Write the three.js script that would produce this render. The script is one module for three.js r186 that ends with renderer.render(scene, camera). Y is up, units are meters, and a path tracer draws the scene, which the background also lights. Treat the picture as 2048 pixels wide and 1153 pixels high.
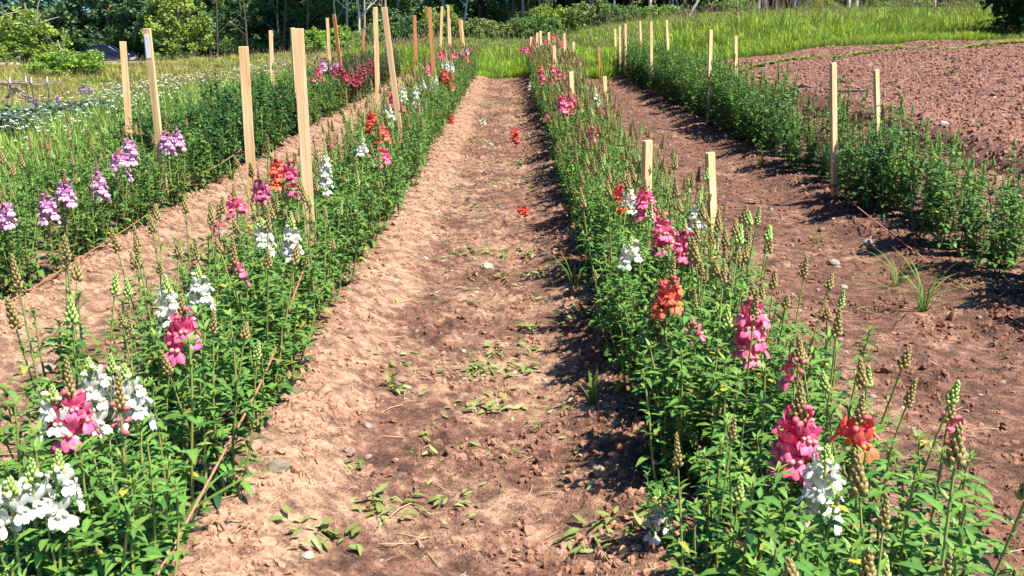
import * as THREE from 'three';
import { mergeGeometries } from 'three/addons/utils/BufferGeometryUtils.js';
import { RoundedBoxGeometry } from 'three/addons/geometries/RoundedBoxGeometry.js';
import { Sky } from 'three/addons/objects/Sky.js';
import { createNoise2D, createNoise3D } from 'simplex-noise';

// ───────────────────────── camera, sky, sun, exposure ─────────────────────────
const scene = new THREE.Scene();
const camera = new THREE.PerspectiveCamera(32.16, 2048 / 1153, 0.05, 1500);
camera.position.set(0, 1.2, 0);
camera.rotation.set(-15.443 * Math.PI / 180, 0, 0);

const SUN = new THREE.Vector3(0.42, 0.86, 0.27).normalize();
const sky = new Sky();
sky.name = 'sky';
sky.scale.setScalar(1000);
sky.userData = { kind: 'structure' };
Object.assign(sky.material.uniforms.sunPosition, { value: SUN.clone() });
sky.material.uniforms.turbidity.value = 9;
sky.material.uniforms.rayleigh.value = 0.5;
sky.material.uniforms.mieCoefficient.value = 0.004;
sky.material.uniforms.cloudCoverage.value = 0;
scene.add(sky);
scene.environmentIntensity = 0.16;

const sun = new THREE.DirectionalLight(0xfff0da, 5);
sun.name = 'sun';
sun.position.copy(SUN).multiplyScalar(60).add(new THREE.Vector3(0, 0, -12));
sun.target.position.set(0, 0, -12);
sun.castShadow = true;
sun.shadow.mapSize.set(4096, 4096);
Object.assign(sun.shadow.camera, { left: -60, right: 60, top: 60, bottom: -60, near: 1, far: 200 });
scene.add(sun, sun.target);

const renderer = new THREE.WebGLRenderer({ antialias: true });
renderer.toneMapping = THREE.LinearToneMapping;
renderer.toneMappingExposure = 2.2;
renderer.shadowMap.enabled = true;

// ───────────────────────── helpers ─────────────────────────
function makeRng(seed) { let a = seed >>> 0; return () => { a = (a + 0x6d2b79f5) | 0; let t = Math.imul(a ^ (a >>> 15), 1 | a); t = (t + Math.imul(t ^ (t >>> 7), 61 | t)) ^ t; return ((t ^ (t >>> 14)) >>> 0) / 4294967296; }; }
const noise2 = createNoise2D(makeRng(7)), noise3 = createNoise3D(makeRng(11));
const ss = (a, b, x) => { const t = Math.min(1, Math.max(0, (x - a) / (b - a))); return t * t * (3 - 2 * t); };
const lerp = (a, b, t) => a + (b - a) * t;
const mix3 = (a, b, t) => [lerp(a[0], b[0], t), lerp(a[1], b[1], t), lerp(a[2], b[2], t)];
const V = (x, y, z) => new THREE.Vector3(x, y, z);
const fbm = (x, y, o = 4) => { let s = 0, a = 0.5, f = 1; for (let i = 0; i < o; i++) { s += a * noise2(x * f + i * 17.3, y * f - i * 9.1); a *= 0.5; f *= 2.03; } return s; };
const used = new Map();
function numbered(name) { const n = used.get(name) || 0; used.set(name, n + 1); return n ? name + '_' + String(n).padStart(3, '0') : name; }
function tag(o, label, category, group, kind) {
  o.userData = { label, category };
  if (group) o.userData.group = group;
  if (kind) o.userData.kind = kind;
  return o;
}
function shade(o) { o.castShadow = true; o.receiveShadow = true; return o; }
function mesh(name, geo, mat, parent) { const m = shade(new THREE.Mesh(geo, mat)); m.name = name; if (parent) parent.add(m); return m; }
function thing(name, label, category, pos = [0, 0, 0], group) { const g = new THREE.Group(); g.name = numbered(name); g.position.set(...pos); tag(g, label, category, group); scene.add(g); return g; }
function top(name, geo, mat, label, category, group, kind) { const m = mesh(numbered(name), geo, mat, scene); tag(m, label, category, group, kind); return m; }

// mesh builder: triangles with vertex colours
class MB {
  constructor() { this.p = []; this.c = []; this.i = []; }
  get n() { return this.p.length / 3; }
  v(p, c) { this.p.push(p.x, p.y, p.z); this.c.push(c[0], c[1], c[2]); return this.n - 1; }
  t(a, b, c) { this.i.push(a, b, c); }
  q(a, b, c, d) { this.i.push(a, b, c, a, c, d); }
  // lance-shaped leaf folded along its midrib
  leaf(p, dir, up, L, W, droop, fold, col, tipCol) {
    const side = V().crossVectors(dir, up).normalize(), n = V().crossVectors(side, dir).normalize();
    const at = (t, s) => V().copy(p).addScaledVector(dir, L * t * (1 - 0.25 * droop * t)).addScaledVector(n, -droop * L * t * t * 0.8 + Math.abs(s) * fold * W).addScaledVector(side, s * W);
    const tc = tipCol || col, mid = mix3(col, [col[0] * 1.25, col[1] * 1.2, col[2] * 1.1], 1);
    const a = this.v(at(0, 0), mid), r = [];
    for (const [t, w] of [[0.32, 0.5], [0.68, 0.4]]) { const cc = mix3(col, tc, t); r.push([this.v(at(t, -w), cc), this.v(at(t, 0), mid), this.v(at(t, w), cc)]); }
    const e = this.v(at(1, 0), tc), [u, w] = r;
    this.t(a, u[0], u[1]); this.t(a, u[1], u[2]);
    this.q(u[0], w[0], w[1], u[1]); this.q(u[1], w[1], w[2], u[2]);
    this.t(w[0], e, w[1]); this.t(w[1], e, w[2]);
  }
  // tube through points
  tube(pts, rs, col, seg = 5, col2) {
    let prev = null;
    for (let k = 0; k < pts.length; k++) {
      const d = V().subVectors(pts[Math.min(k + 1, pts.length - 1)], pts[Math.max(k - 1, 0)]).normalize();
      const a = V().crossVectors(d, Math.abs(d.y) < 0.9 ? V(0, 1, 0) : V(1, 0, 0)).normalize(), b = V().crossVectors(d, a), ring = [];
      const c = col2 ? mix3(col, col2, k / (pts.length - 1)) : col;
      for (let s = 0; s < seg; s++) { const w = s / seg * Math.PI * 2; ring.push(this.v(V().copy(pts[k]).addScaledVector(a, Math.cos(w) * rs[k]).addScaledVector(b, Math.sin(w) * rs[k]), c)); }
      if (prev) for (let s = 0; s < seg; s++) { const s2 = (s + 1) % seg; this.q(prev[s], prev[s2], ring[s2], ring[s]); }
      prev = ring;
    }
    const e = this.v(pts[pts.length - 1], col2 || col);
    for (let s = 0; s < seg; s++) this.t(prev[s], prev[(s + 1) % seg], e);
  }
  // spindle (bud): pointed ellipsoid along dir
  spindle(p, dir, L, R, col, tip, seg = 5) {
    const a = V().crossVectors(dir, Math.abs(dir.y) < 0.9 ? V(0, 1, 0) : V(1, 0, 0)).normalize(), b = V().crossVectors(dir, a), rings = [];
    const s0 = this.v(p, col);
    for (const [t, r] of [[0.25, 0.85], [0.62, 0.9]]) { const ring = []; for (let s = 0; s < seg; s++) { const w = s / seg * Math.PI * 2; ring.push(this.v(V().copy(p).addScaledVector(dir, L * t).addScaledVector(a, Math.cos(w) * r * R).addScaledVector(b, Math.sin(w) * r * R), mix3(col, tip, t))); } rings.push(ring); }
    const e = this.v(V().copy(p).addScaledVector(dir, L), tip);
    for (let s = 0; s < seg; s++) { const s2 = (s + 1) % seg; this.t(s0, rings[0][s2], rings[0][s]); this.q(rings[0][s], rings[0][s2], rings[1][s2], rings[1][s]); this.t(rings[1][s], rings[1][s2], e); }
  }
  geo() {
    const g = new THREE.BufferGeometry();
    g.setAttribute('position', new THREE.BufferAttribute(new Float32Array(this.p), 3));
    g.setAttribute('color', new THREE.BufferAttribute(new Float32Array(this.c), 3));
    g.setIndex(this.n > 65535 ? new THREE.BufferAttribute(new Uint32Array(this.i), 1) : new THREE.BufferAttribute(new Uint16Array(this.i), 1));
    g.computeVertexNormals();
    return g;
  }
}

// ───────────────────────── terrain height ─────────────────────────
function G(x, z) {
  const d = -z;
  let y = -(1.75 * ss(7, 24, d) * ss(3, 9, -x) * (1 - 0.5 * ss(34, 55, d)) + 2.1 * ss(40, 80, d) * ss(8, 28, -x));
  if (x > 2.6) y += 0.72 * (1 - Math.exp(-(x - 2.6) / 2.5)) * ss(4, 17, d);
  y += -0.3 * ss(25, 50, d) * ss(6, 0, x) + 0.5 * ss(20, 60, d) * ss(4, 16, x);
  return y;
}
const ROWS = [
  { x0: -2.72, x1: -1.99, d0: 3.4, d1: 18.4 },
  { x0: -1.12, x1: -0.655, d0: 1.15, d1: 18.6 },
  { x0: 0.33, x1: 0.78, d0: 0.95, d1: 19.2 },
  { x0: 2.02, x1: 2.44, d0: 3.6, d1: 20.0 },
];
const FIELD_END = (x) => 18.9 + (x > 3 ? (x - 3) * 0.15 : 0) + 0.25 * noise2(x * 0.9, 3.3);
const STEPS = [[-0.22, -2.62, 0.1], [-0.02, -3.35, -0.1], [-0.28, -3.75, 0.15], [-0.05, -4.3, 0], [-0.3, -5.0, 0.1], [-0.08, -5.7, -0.15], [-0.33, -6.5, 0.1], [1.35, -3.1, 0.5], [1.55, -3.9, 0.4], [1.4, -5.6, 0.3]];   // footprints
function relief(x, z) {           // soil relief over G inside the field
  let bed = 0;
  for (const r of ROWS) bed = Math.max(bed, ss(r.x0 - 0.3, r.x0 + 0.02, x + 0.05 * noise2(z * 1.3, r.x0)) * ss(r.x1 + 0.3, r.x1 - 0.02, x + 0.05 * noise2(z * 1.3 + 9, r.x1)));
  const till = ss(2.7, 3.3, x), path = 1 - Math.max(bed, till);
  let y = 0.085 * bed;
  y += 0.02 * fbm(x * 2.6, z * 1.7, 3) + (0.009 + 0.010 * till) * fbm(x * 8, z * 8, 4);
  y += (0.010 + 0.016 * till) * Math.abs(noise2(x * 17, z * 15 + 40)) * (0.35 + 0.65 * ss(-0.2, 0.5, noise2(x * 2.1 + 5, z * 2.1)));
  y += path * 0.008 * Math.abs(noise2(x * 5.5 + 31, z * 4.0));
  if (path > 0.3) for (const [fx, fz, fa] of STEPS) { const dx = x - fx, dz = z - fz; if (dx * dx + dz * dz < 0.05) { const u = (dx * Math.cos(fa) - dz * Math.sin(fa)) / 0.045, v = (dx * Math.sin(fa) + dz * Math.cos(fa)) / 0.125, r = Math.sqrt(u * u + v * v); y += 0.016 * (0.45 * Math.exp(-Math.pow((r - 1.15) / 0.22, 2)) - ss(1.05, 0.75, r)); } }
  if (till) y += till * (0.03 * Math.sin((x - 0.25 * z) * 3.1 + 0.5 * noise2(x, z)) - 0.15 * Math.exp(-Math.pow((x - 3.63 - 0.11 * (z + 9.4)) / 0.15, 2)) + 0.09 * Math.exp(-Math.pow((x - 3.95 - 0.11 * (z + 9.4)) / 0.2, 2)));
  return y;
}
const H = (x, z) => G(x, z) + (x > -8.5 && x < 13.5 && -z < FIELD_END(x) ? relief(x, z) : 0);

// ───────────────────────── textures ─────────────────────────
function tileNoise(size, [cells, octs], seed) {   // tileable value noise
  const out = new Float32Array(size * size), rng = makeRng(seed); let amp = 0.5, n = cells;
  for (let o = 0; o < octs; o++) {
    const g = new Float32Array(n * n).map(() => rng() * 2 - 1);
    for (let j = 0; j < size; j++) for (let i = 0; i < size; i++) {
      const x = i / size * n, y = j / size * n, x0 = Math.floor(x), y0 = Math.floor(y), u = ss(0, 1, x - x0), v = ss(0, 1, y - y0), x1 = (x0 + 1) % n, y1 = (y0 + 1) % n;
      out[j * size + i] += amp * lerp(lerp(g[y0 * n + x0], g[y0 * n + x1], u), lerp(g[y1 * n + x0], g[y1 * n + x1], u), v);
    }
    amp *= 0.72; n *= 2;
  }
  return out;
}
function texture(data, size, toRGB, srgb, w = size) {
  const h = data.length / w, px = new Uint8Array(w * h * 4);
  for (let k = 0; k < w * h; k++) { const c = toRGB(data[k], k); px[k * 4] = c[0]; px[k * 4 + 1] = c[1]; px[k * 4 + 2] = c[2]; px[k * 4 + 3] = 255; }
  const t = new THREE.DataTexture(px, w, h); t.wrapS = t.wrapT = THREE.RepeatWrapping; t.magFilter = THREE.LinearFilter; t.minFilter = THREE.LinearMipmapLinearFilter; t.generateMipmaps = true;
  if (srgb) t.colorSpace = THREE.SRGBColorSpace;
  t.needsUpdate = true; return t;
}
const clamp8 = (v) => Math.max(0, Math.min(255, Math.round(v)));
const SZ = 512, grain = tileNoise(SZ, [13, 5], 21), grainRng = makeRng(5);
for (let k = 0; k < 9000; k++) {            // single grains and pits
  const x = Math.floor(grainRng() * SZ), y = Math.floor(grainRng() * SZ), r = 1 + Math.floor(grainRng() * 3), s = grainRng() < 0.55 ? -0.55 : 0.6;
  for (let j = -r; j <= r; j++) for (let i = -r; i <= r; i++) if (i * i + j * j <= r * r) grain[((y + j + SZ) % SZ) * SZ + (x + i + SZ) % SZ] += s * (1 - (i * i + j * j) / (r * r + 1)) * (0.4 + 0.6 * grainRng() * 0 + 0.3);
}
const soilMap = texture(grain, SZ, (v, k) => { const t = 205 + v * 95; return [clamp8(t), clamp8(t - 2 + v * 5), clamp8(t - 4 + v * 8)]; }, true);
const soilBump = texture(grain, SZ, (v) => { const t = clamp8(128 + v * 85); return [t, t, t]; });
function woodTexture(seed, a, b) {
  const n = createNoise2D(makeRng(seed)), w = 128, h = 1024, d = new Float32Array(w * h);
  for (let j = 0; j < h; j++) for (let i = 0; i < w; i++) {
    const x = i / w, y = j / h, bend = 0.25 * n(y * 1.3, 2) + 0.05 * n(y * 6, 8);
    const ring = Math.sin((x * 3.2 + bend + 0.35 * n(x * 1.5, y * 1.1)) * Math.PI * 2);
    const kn = n(x * 2.5 + 9, y * 5 + 3), knot = ss(0.66, 0.86, kn);
    d[j * w + i] = 0.5 + 0.2 * ring + 0.26 * n(x * 34, y * 7) + 0.12 * n(x * 70, y * 20) + 0.3 * n(x * 1.2, y * 2.2) + 1.1 * knot;
  }
  return texture(d, w, (v) => mix3(a, b, Math.min(1, Math.max(0, v))).map(clamp8), true, w);
}
const M = {};
const std = (o) => new THREE.MeshStandardMaterial(o);
const phys = (o) => new THREE.MeshPhysicalMaterial(o);
const lin = (r, g, b) => new THREE.Color().setRGB(r, g, b);
M.soil = std({ vertexColors: true, map: soilMap, bumpMap: soilBump, bumpScale: 0.011, roughness: 1 });
M.clod = std({ color: 0xffffff, roughness: 1 });
M.stone = phys({ color: 0xffffff, vertexColors: true, roughness: 0.95, specularIntensity: 0.3 });
M.woods = [0, 1, 2, 3].map((k) => std({ map: woodTexture(50 + k, [243, 214, 164], [204, 158, 98]), roughness: 0.75 }));
M.woods[2] = std({ map: woodTexture(57, [238, 202, 158], [210, 162, 112]), roughness: 0.75 });
M.woodOld = [0, 1].map((k) => std({ map: woodTexture(80 + k, [208, 148, 92], [170, 104, 58]), roughness: 0.8 }));
M.leaf = phys({ vertexColors: true, roughness: 0.45, transmission: 0.25, thickness: 0, specularIntensity: 0.45, side: THREE.DoubleSide });
M.stem = std({ vertexColors: true, roughness: 0.6 });
M.petal = phys({ vertexColors: true, roughness: 0.6, transmission: 0.25, thickness: 0, side: THREE.DoubleSide, sheen: 0.2 });
M.grass = phys({ vertexColors: true, roughness: 0.6, transmission: 0.42, thickness: 0, specularIntensity: 0.35, side: THREE.DoubleSide });
M.ground = std({ vertexColors: true, roughness: 1 });
M.bark = std({ vertexColors: true, roughness: 0.95 });
M.tree = phys({ vertexColors: true, roughness: 0.6, transmission: 0.25, thickness: 0, side: THREE.DoubleSide });

// ───────────────────────── ground sheets ─────────────────────────
const SOIL = { crust: [0.435, 0.262, 0.165], loose: [0.195, 0.094, 0.058], till: [0.33, 0.178, 0.122] };
function soilColour(x, z) {
  const till = ss(2.8, 3.4, x);
  const a = noise2(x * 1.6 + 3, z * 1.1), b = noise2(x * 5.5, z * 4.2 + 7), c = noise2(x * 19, z * 17), e = noise2(x * 46, z * 43);
  const bank = ss(-0.86, -0.62, x) * ss(-0.36, -0.55, x) + ss(-2.1, -1.9, x) * ss(-1.55, -1.75, x);   // the dry sandy banks beside the left rows
  const t = ss(-0.38, 0.38, a * 0.42 + b * 0.34 + c * 0.34 + e * 0.34 + 0.75 * bank - 0.12 - 0.35 * ss(0.95, 1.2, x));
  let col = mix3(SOIL.loose, SOIL.crust, t);
  col = mix3(col, mix3([0.24, 0.12, 0.082], SOIL.till, ss(-0.7, 0.6, b * 0.5 + c * 0.5)), till);
  return col;
}
function lines(segs) { const o = [segs[0][0]]; for (const [a, b, s] of segs) { const n = Math.max(1, Math.round((b - a) / s)); for (let k = 1; k <= n; k++) o.push(a + (b - a) * k / n); } return o; }
{
  const xs = lines([[-9, -4, 0.16], [-4, -2.7, 0.08], [-2.7, -2.1, 0.04], [-2.1, -1.2, 0.02], [-1.2, -0.8, 0.03], [-0.8, 0.4, 0.0125], [0.4, 0.9, 0.03], [0.9, 2.0, 0.02], [2, 2.6, 0.035], [2.6, 7, 0.036], [7, 14, 0.06]]);
  const zs = [0.9]; while (zs[zs.length - 1] < 22) zs.push(zs[zs.length - 1] + Math.max(0.012, Math.min(0.07, 0.0052 * zs[zs.length - 1])));
  const nx = xs.length, nz = zs.length, pos = new Float32Array(nx * nz * 3), col = new Float32Array(nx * nz * 3), uv = new Float32Array(nx * nz * 2), idx = [];
  let k = 0;
  for (let j = 0; j < nz; j++) for (let i = 0; i < nx; i++, k++) {
    const x = xs[i], z = -zs[j], end = FIELD_END(x), out = Math.max(ss(end - 0.05, end + 0.5, zs[j]), ss(-8.5, -9, x), ss(13.2, 14, x));
    pos[k * 3] = x; pos[k * 3 + 1] = G(x, z) + relief(x, z) * (1 - out) - 0.25 * out; pos[k * 3 + 2] = z;
    const c = soilColour(x, z); col.set(c, k * 3); uv[k * 2] = x / 0.55; uv[k * 2 + 1] = z / 0.55;
    if (i < nx - 1 && j < nz - 1) idx.push(k, k + 1, k + nx, k + 1, k + nx + 1, k + nx);
  }
  const g = new THREE.BufferGeometry();
  g.setAttribute('position', new THREE.BufferAttribute(pos, 3)); g.setAttribute('color', new THREE.BufferAttribute(col, 3)); g.setAttribute('uv', new THREE.BufferAttribute(uv, 2));
  g.setIndex(new THREE.BufferAttribute(new Uint32Array(idx), 1)); g.computeVertexNormals();
  const m = mesh('ground', g, M.soil, scene); tag(m, 'reddish brown tilled soil of the flower field', 'soil', null, 'structure');
}
{
  const grow = (a, b, s0, k) => { const o = []; let x = a; while (x < b) { o.push(x); x += s0 + k * Math.abs(x); } o.push(b); return o; };
  const px = grow(0, 700, 0.5, 0.06), xs = [...px.slice(1).map((v) => -v).reverse(), ...px], zs = [-40, -15, -5, ...grow(0, 900, 0.6, 0.045)];
  const mb = new MB(), nx = xs.length;
  zs.forEach((d, j) => xs.forEach((x, i) => {
    const z = -d, inside = Math.min(ss(-9, -8, x), ss(14, 13, x), ss(FIELD_END(x) + 0.2, FIELD_END(x) - 0.6, d), ss(0.3, 1.3, d));
    const t = 0.5 + 0.5 * noise2(x * 0.13, z * 0.11), gold = ss(-4, -9, x) * ss(70, 40, d) * ss(15, 20, d);
    const c = mix3(mix3([0.07, 0.11, 0.03], [0.12, 0.15, 0.045], t), [0.25, 0.2, 0.08], gold * 0.8);
    mb.v(V(x, G(x, z) - 0.3 * inside + 0.02 * noise2(x, z), z), c);
    if (i < nx - 1 && j < zs.length - 1) { const a = j * nx + i; mb.q(a, a + 1, a + nx + 1, a + nx); }
  }));
  const m = mesh('meadow_ground', mb.geo(), M.ground, scene); tag(m, 'green and straw coloured meadow ground around the field', 'meadow', null, 'structure');
}
{ // pale gravel road beyond the meadow
  const mb = new MB(), pts = [[-95, -84], [-60, -88], [-44, -90.5], [-36, -92], [-28, -90], [-20, -84], [-12, -76], [-4, -70], [6, -68]];
  const curve = new THREE.CatmullRomCurve3(pts.map(([x, z]) => V(x, 0, z))), N = 80; let prev;
  for (let k = 0; k <= N; k++) {
    const p = curve.getPoint(k / N), d = curve.getTangent(k / N), s = V(-d.z, 0, d.x);
    const c = mix3([0.46, 0.42, 0.36], [0.56, 0.52, 0.45], 0.5 + 0.5 * noise2(k * 0.7, 1));
    const row = [-2.6, -1.3, 0, 1.3, 2.6].map((o) => { const q = V().copy(p).addScaledVector(s, o); q.y = G(q.x, q.z) + 0.14 - 0.02 * Math.abs(o); return mb.v(q, c); });
    if (prev) for (let i = 0; i < 4; i++) mb.q(prev[i], prev[i + 1], row[i + 1], row[i]);
    prev = row;
  }
  const m = mesh('gravel_road', mb.geo(), M.ground, scene); tag(m, 'pale gravel road crossing behind the meadow', 'road', null, 'structure');
}

// ───────────────────────── instanced masses ─────────────────────────
const _m = new THREE.Matrix4(), _q = new THREE.Quaternion(), _e = new THREE.Euler();
function instanced(name, geo, mat, list, parent) {
  const im = new THREE.InstancedMesh(geo, mat, list.length); im.name = name; shade(im);
  list.forEach((it, k) => {
    _q.setFromEuler(_e.set(...(it.r || [0, 0, 0]), 'YXZ'));
    _m.compose(V(...it.p), _q, Array.isArray(it.s) ? V(...it.s) : V(it.s, it.s, it.s)); im.setMatrixAt(k, _m);
    if (it.c) im.setColorAt(k, lin(...it.c));
  });
  im.userData = { kind: 'stuff' };
  (parent || scene).add(im); return im;
}
function stuff(name, label, category) { const g = new THREE.Group(); g.name = numbered(name); tag(g, label, category, null, 'stuff'); scene.add(g); return g; }
function lump(seed, detail, rough, flat = 1) {
  const g = new THREE.IcosahedronGeometry(1, detail), p = g.attributes.position, v = V();
  for (let k = 0; k < p.count; k++) { v.fromBufferAttribute(p, k).normalize(); const r = 1 + rough * noise3(v.x * 1.7 + seed, v.y * 1.7, v.z * 1.7) + rough * 0.5 * noise3(v.x * 4 + seed, v.y * 4, v.z * 4); p.setXYZ(k, v.x * r, v.y * r * flat, v.z * r); }
  g.computeVertexNormals(); return g;
}
const clodGeos = [lump(1, 1, 0.38, 0.75), lump(2, 1, 0.45, 0.7), lump(3, 1, 0.4, 0.6)], stoneGeos = [lump(11, 2, 0.18, 0.62), lump(12, 2, 0.24, 0.55), lump(13, 2, 0.2, 0.75)];
for (const g of stoneGeos) { const n = g.attributes.position.count, c = new Float32Array(n * 3), p = g.attributes.position; for (let k = 0; k < n; k++) { const t = 0.85 + 0.22 * noise3(p.getX(k) * 3, p.getY(k) * 3, p.getZ(k) * 3); c.set([t, t, t * 0.98], k * 3); } g.setAttribute('color', new THREE.BufferAttribute(c, 3)); }
{
  const rng = makeRng(101), lists = [[], [], []];
  const put = (x, z, s) => { const t = rng(), base = mix3(soilColour(x, z), SOIL.loose, 0.35), c = mix3(base, [base[0] * 1.25, base[1] * 1.25, base[2] * 1.25], t); lists[Math.floor(rng() * 3)].push({ p: [x, H(x, z) + s * 0.12, z], r: [rng() * 6, rng() * 6, rng() * 6], s: [s * (0.8 + 0.5 * rng()), s * (0.7 + 0.4 * rng()), s * (0.8 + 0.5 * rng())], c }); };
  const bare = (x) => !ROWS.some((r) => x > r.x0 + 0.06 && x < r.x1 - 0.06);
  for (let k = 0; k < 46000; k++) {       // near paths: crumbs
    const d = 1.3 + 9 * Math.pow(rng(), 1.7), x = -2.2 + 4.5 * rng(), z = -d;
    if (!bare(x)) continue;
    const loose = noise2(x * 2.1 + 5, z * 2.1) + 0.5 * noise2(x * 6, z * 6) + (x > 0.95 ? 0.4 : 0) + (x > 0.12 && x < 0.34 ? 0.5 : 0);
    if (loose < -0.15 + 0.5 * rng()) continue;
    put(x, z, 0.0028 + 0.0095 * Math.pow(rng(), 2.4) + (rng() < 0.02 ? 0.012 * rng() : 0));
  }
  for (let k = 0; k < 9000; k++) { const d = 8 + 11 * rng(), x = -2.1 + 4.3 * rng(); if (bare(x)) put(x, -d, 0.006 + 0.014 * rng() * rng()); }
  for (let k = 0; k < 80000; k++) {       // tilled bed: clods
    const d = 3.5 + 15.8 * Math.pow(rng(), 0.85), x = 2.5 + (1.5 + d * 0.52) * rng();
    if (d > FIELD_END(x)) continue;
    put(x, -d, 0.005 + 0.02 * Math.pow(rng(), 3));
  }
  for (let k = 0; k < 4200; k++) { const r = ROWS[Math.floor(rng() * 4)], e = rng() < 0.5 ? r.x0 + 0.16 * (rng() - 0.75) : r.x1 + 0.16 * (rng() - 0.25), d = r.d0 + 10 * rng() * rng(); put(e, -d, 0.006 + 0.014 * rng() * rng()); }
  const g = stuff('soil_clods', 'crumbled clods of reddish soil strewn over the field', 'clods');
  lists.forEach((l, k) => instanced('clod', clodGeos[k], M.clod, l, g));
  const peb = [[], [], []];
  for (let k = 0; k < 3600; k++) {
    const far = rng() < 0.72, d = far ? 4 + 15 * rng() : 1.4 + 8 * rng(), x = far ? 2.5 + (1.5 + d * 0.5) * rng() : -2.1 + 4.2 * rng(), s = 0.003 + 0.010 * Math.pow(rng(), 2.4) * (far ? 1.8 : 1);
    if (d > FIELD_END(x) || (!far && !bare(x))) continue;
    const c = [[0.36, 0.29, 0.23], [0.46, 0.39, 0.32], [0.34, 0.22, 0.16], [0.30, 0.27, 0.25]][Math.floor(rng() * 4)];
    peb[k % 3].push({ p: [x, H(x, -d) + s * 0.25, -d], r: [0.4 * rng(), rng() * 6, 0.4 * rng()], s: [s * 1.3, s, s], c });
  }
  const pg = stuff('pebbles', 'small pale pebbles lying in the soil', 'pebbles');
  peb.forEach((l, k) => instanced('pebble', stoneGeos[k], M.stone, l, pg));
}
// larger single stones
{
  const list = [
    [-0.755, -2.84, 0.017, [0.50, 0.36, 0.27], 'tan rounded stone on the sandy bank beside the row left of the path'],
    [0.222, -2.32, 0.016, [0.50, 0.38, 0.29], 'upright tan stone in the shade line at the near right of the path'],
    [-0.374, -3.14, 0.022, [0.42, 0.28, 0.22], 'flat pinkish stone lodged in the path where the bank ends'],
    [-0.45, -2.54, 0.018, [0.46, 0.33, 0.26], 'cracked tan stone at the foot of the sandy bank'],
    [-0.30, -2.44, 0.012, [0.26, 0.22, 0.20], 'dark grey stone in the middle of the near path'],
    [-0.118, -4.68, 0.026, [0.64, 0.58, 0.52], 'pale stone beside the large heap of cut leaves on the path'],
    [-1.62, -3.26, 0.030, [0.52, 0.42, 0.34], 'broad flat stone in the narrow path between the two left rows'],
    [-1.50, -3.12, 0.018, [0.50, 0.36, 0.28], 'small tan stone near the broad flat stone between the left rows'],
    [1.863, -5.1, 0.024, [0.42, 0.37, 0.33], 'grey stone half buried at the edge of the row right of the field path'],
    [1.582, -4.75, 0.024, [0.52, 0.48, 0.44], 'pale grey flat stone in the wide path on the right'],
    [1.50, -4.35, 0.016, [0.66, 0.62, 0.56], 'small whitish stone next to the pale grey flat stone'],
    [-0.595, -2.33, 0.024, [0.40, 0.33, 0.27], 'grey stone peeping out at the near foot of the left row'],
    [3.95, -9.2, 0.040, [0.66, 0.60, 0.55], 'whitish rock at the dark furrow of the tilled bed'],
    [1.07, -2.05, 0.018, [0.56, 0.44, 0.36], 'pale flat stone at the near right corner of the soil'],
    [-0.20, -9.3, 0.034, [0.48, 0.42, 0.38], 'grey stone beside the red flower fallen on the path'],
  ];
  list.forEach(([x, z, s, c, label], k) => {
    const m = phys({ color: lin(c[0] * 0.62, c[1] * 0.6, c[2] * 0.58), vertexColors: true, roughness: 0.95, specularIntensity: 0.3 });
    const o = top('stone', stoneGeos[k % 3], m, label, 'stone', 'stones in the soil');
    o.position.set(x, H(x, z) + s * 0.18, z); o.rotation.set(0.2, k * 1.7, 0.15); o.scale.set(s * 1.35, s, s);
  });
}

// ───────────────────────── wooden stakes ─────────────────────────
const stakeGeo = (() => {
  const g = new RoundedBoxGeometry(0.042, 1, 0.021, 1, 0.0018); g.translate(0, 0.5, 0);
  const p = g.attributes.position, uv = g.attributes.uv, n = g.attributes.normal;
  for (let k = 0; k < p.count; k++) uv.setXY(k, Math.abs(n.getZ(k)) > 0.5 ? p.getX(k) / 0.042 + 0.5 : p.getZ(k) / 0.042 + 0.2, p.getY(k));
  return g;
})();
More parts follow.
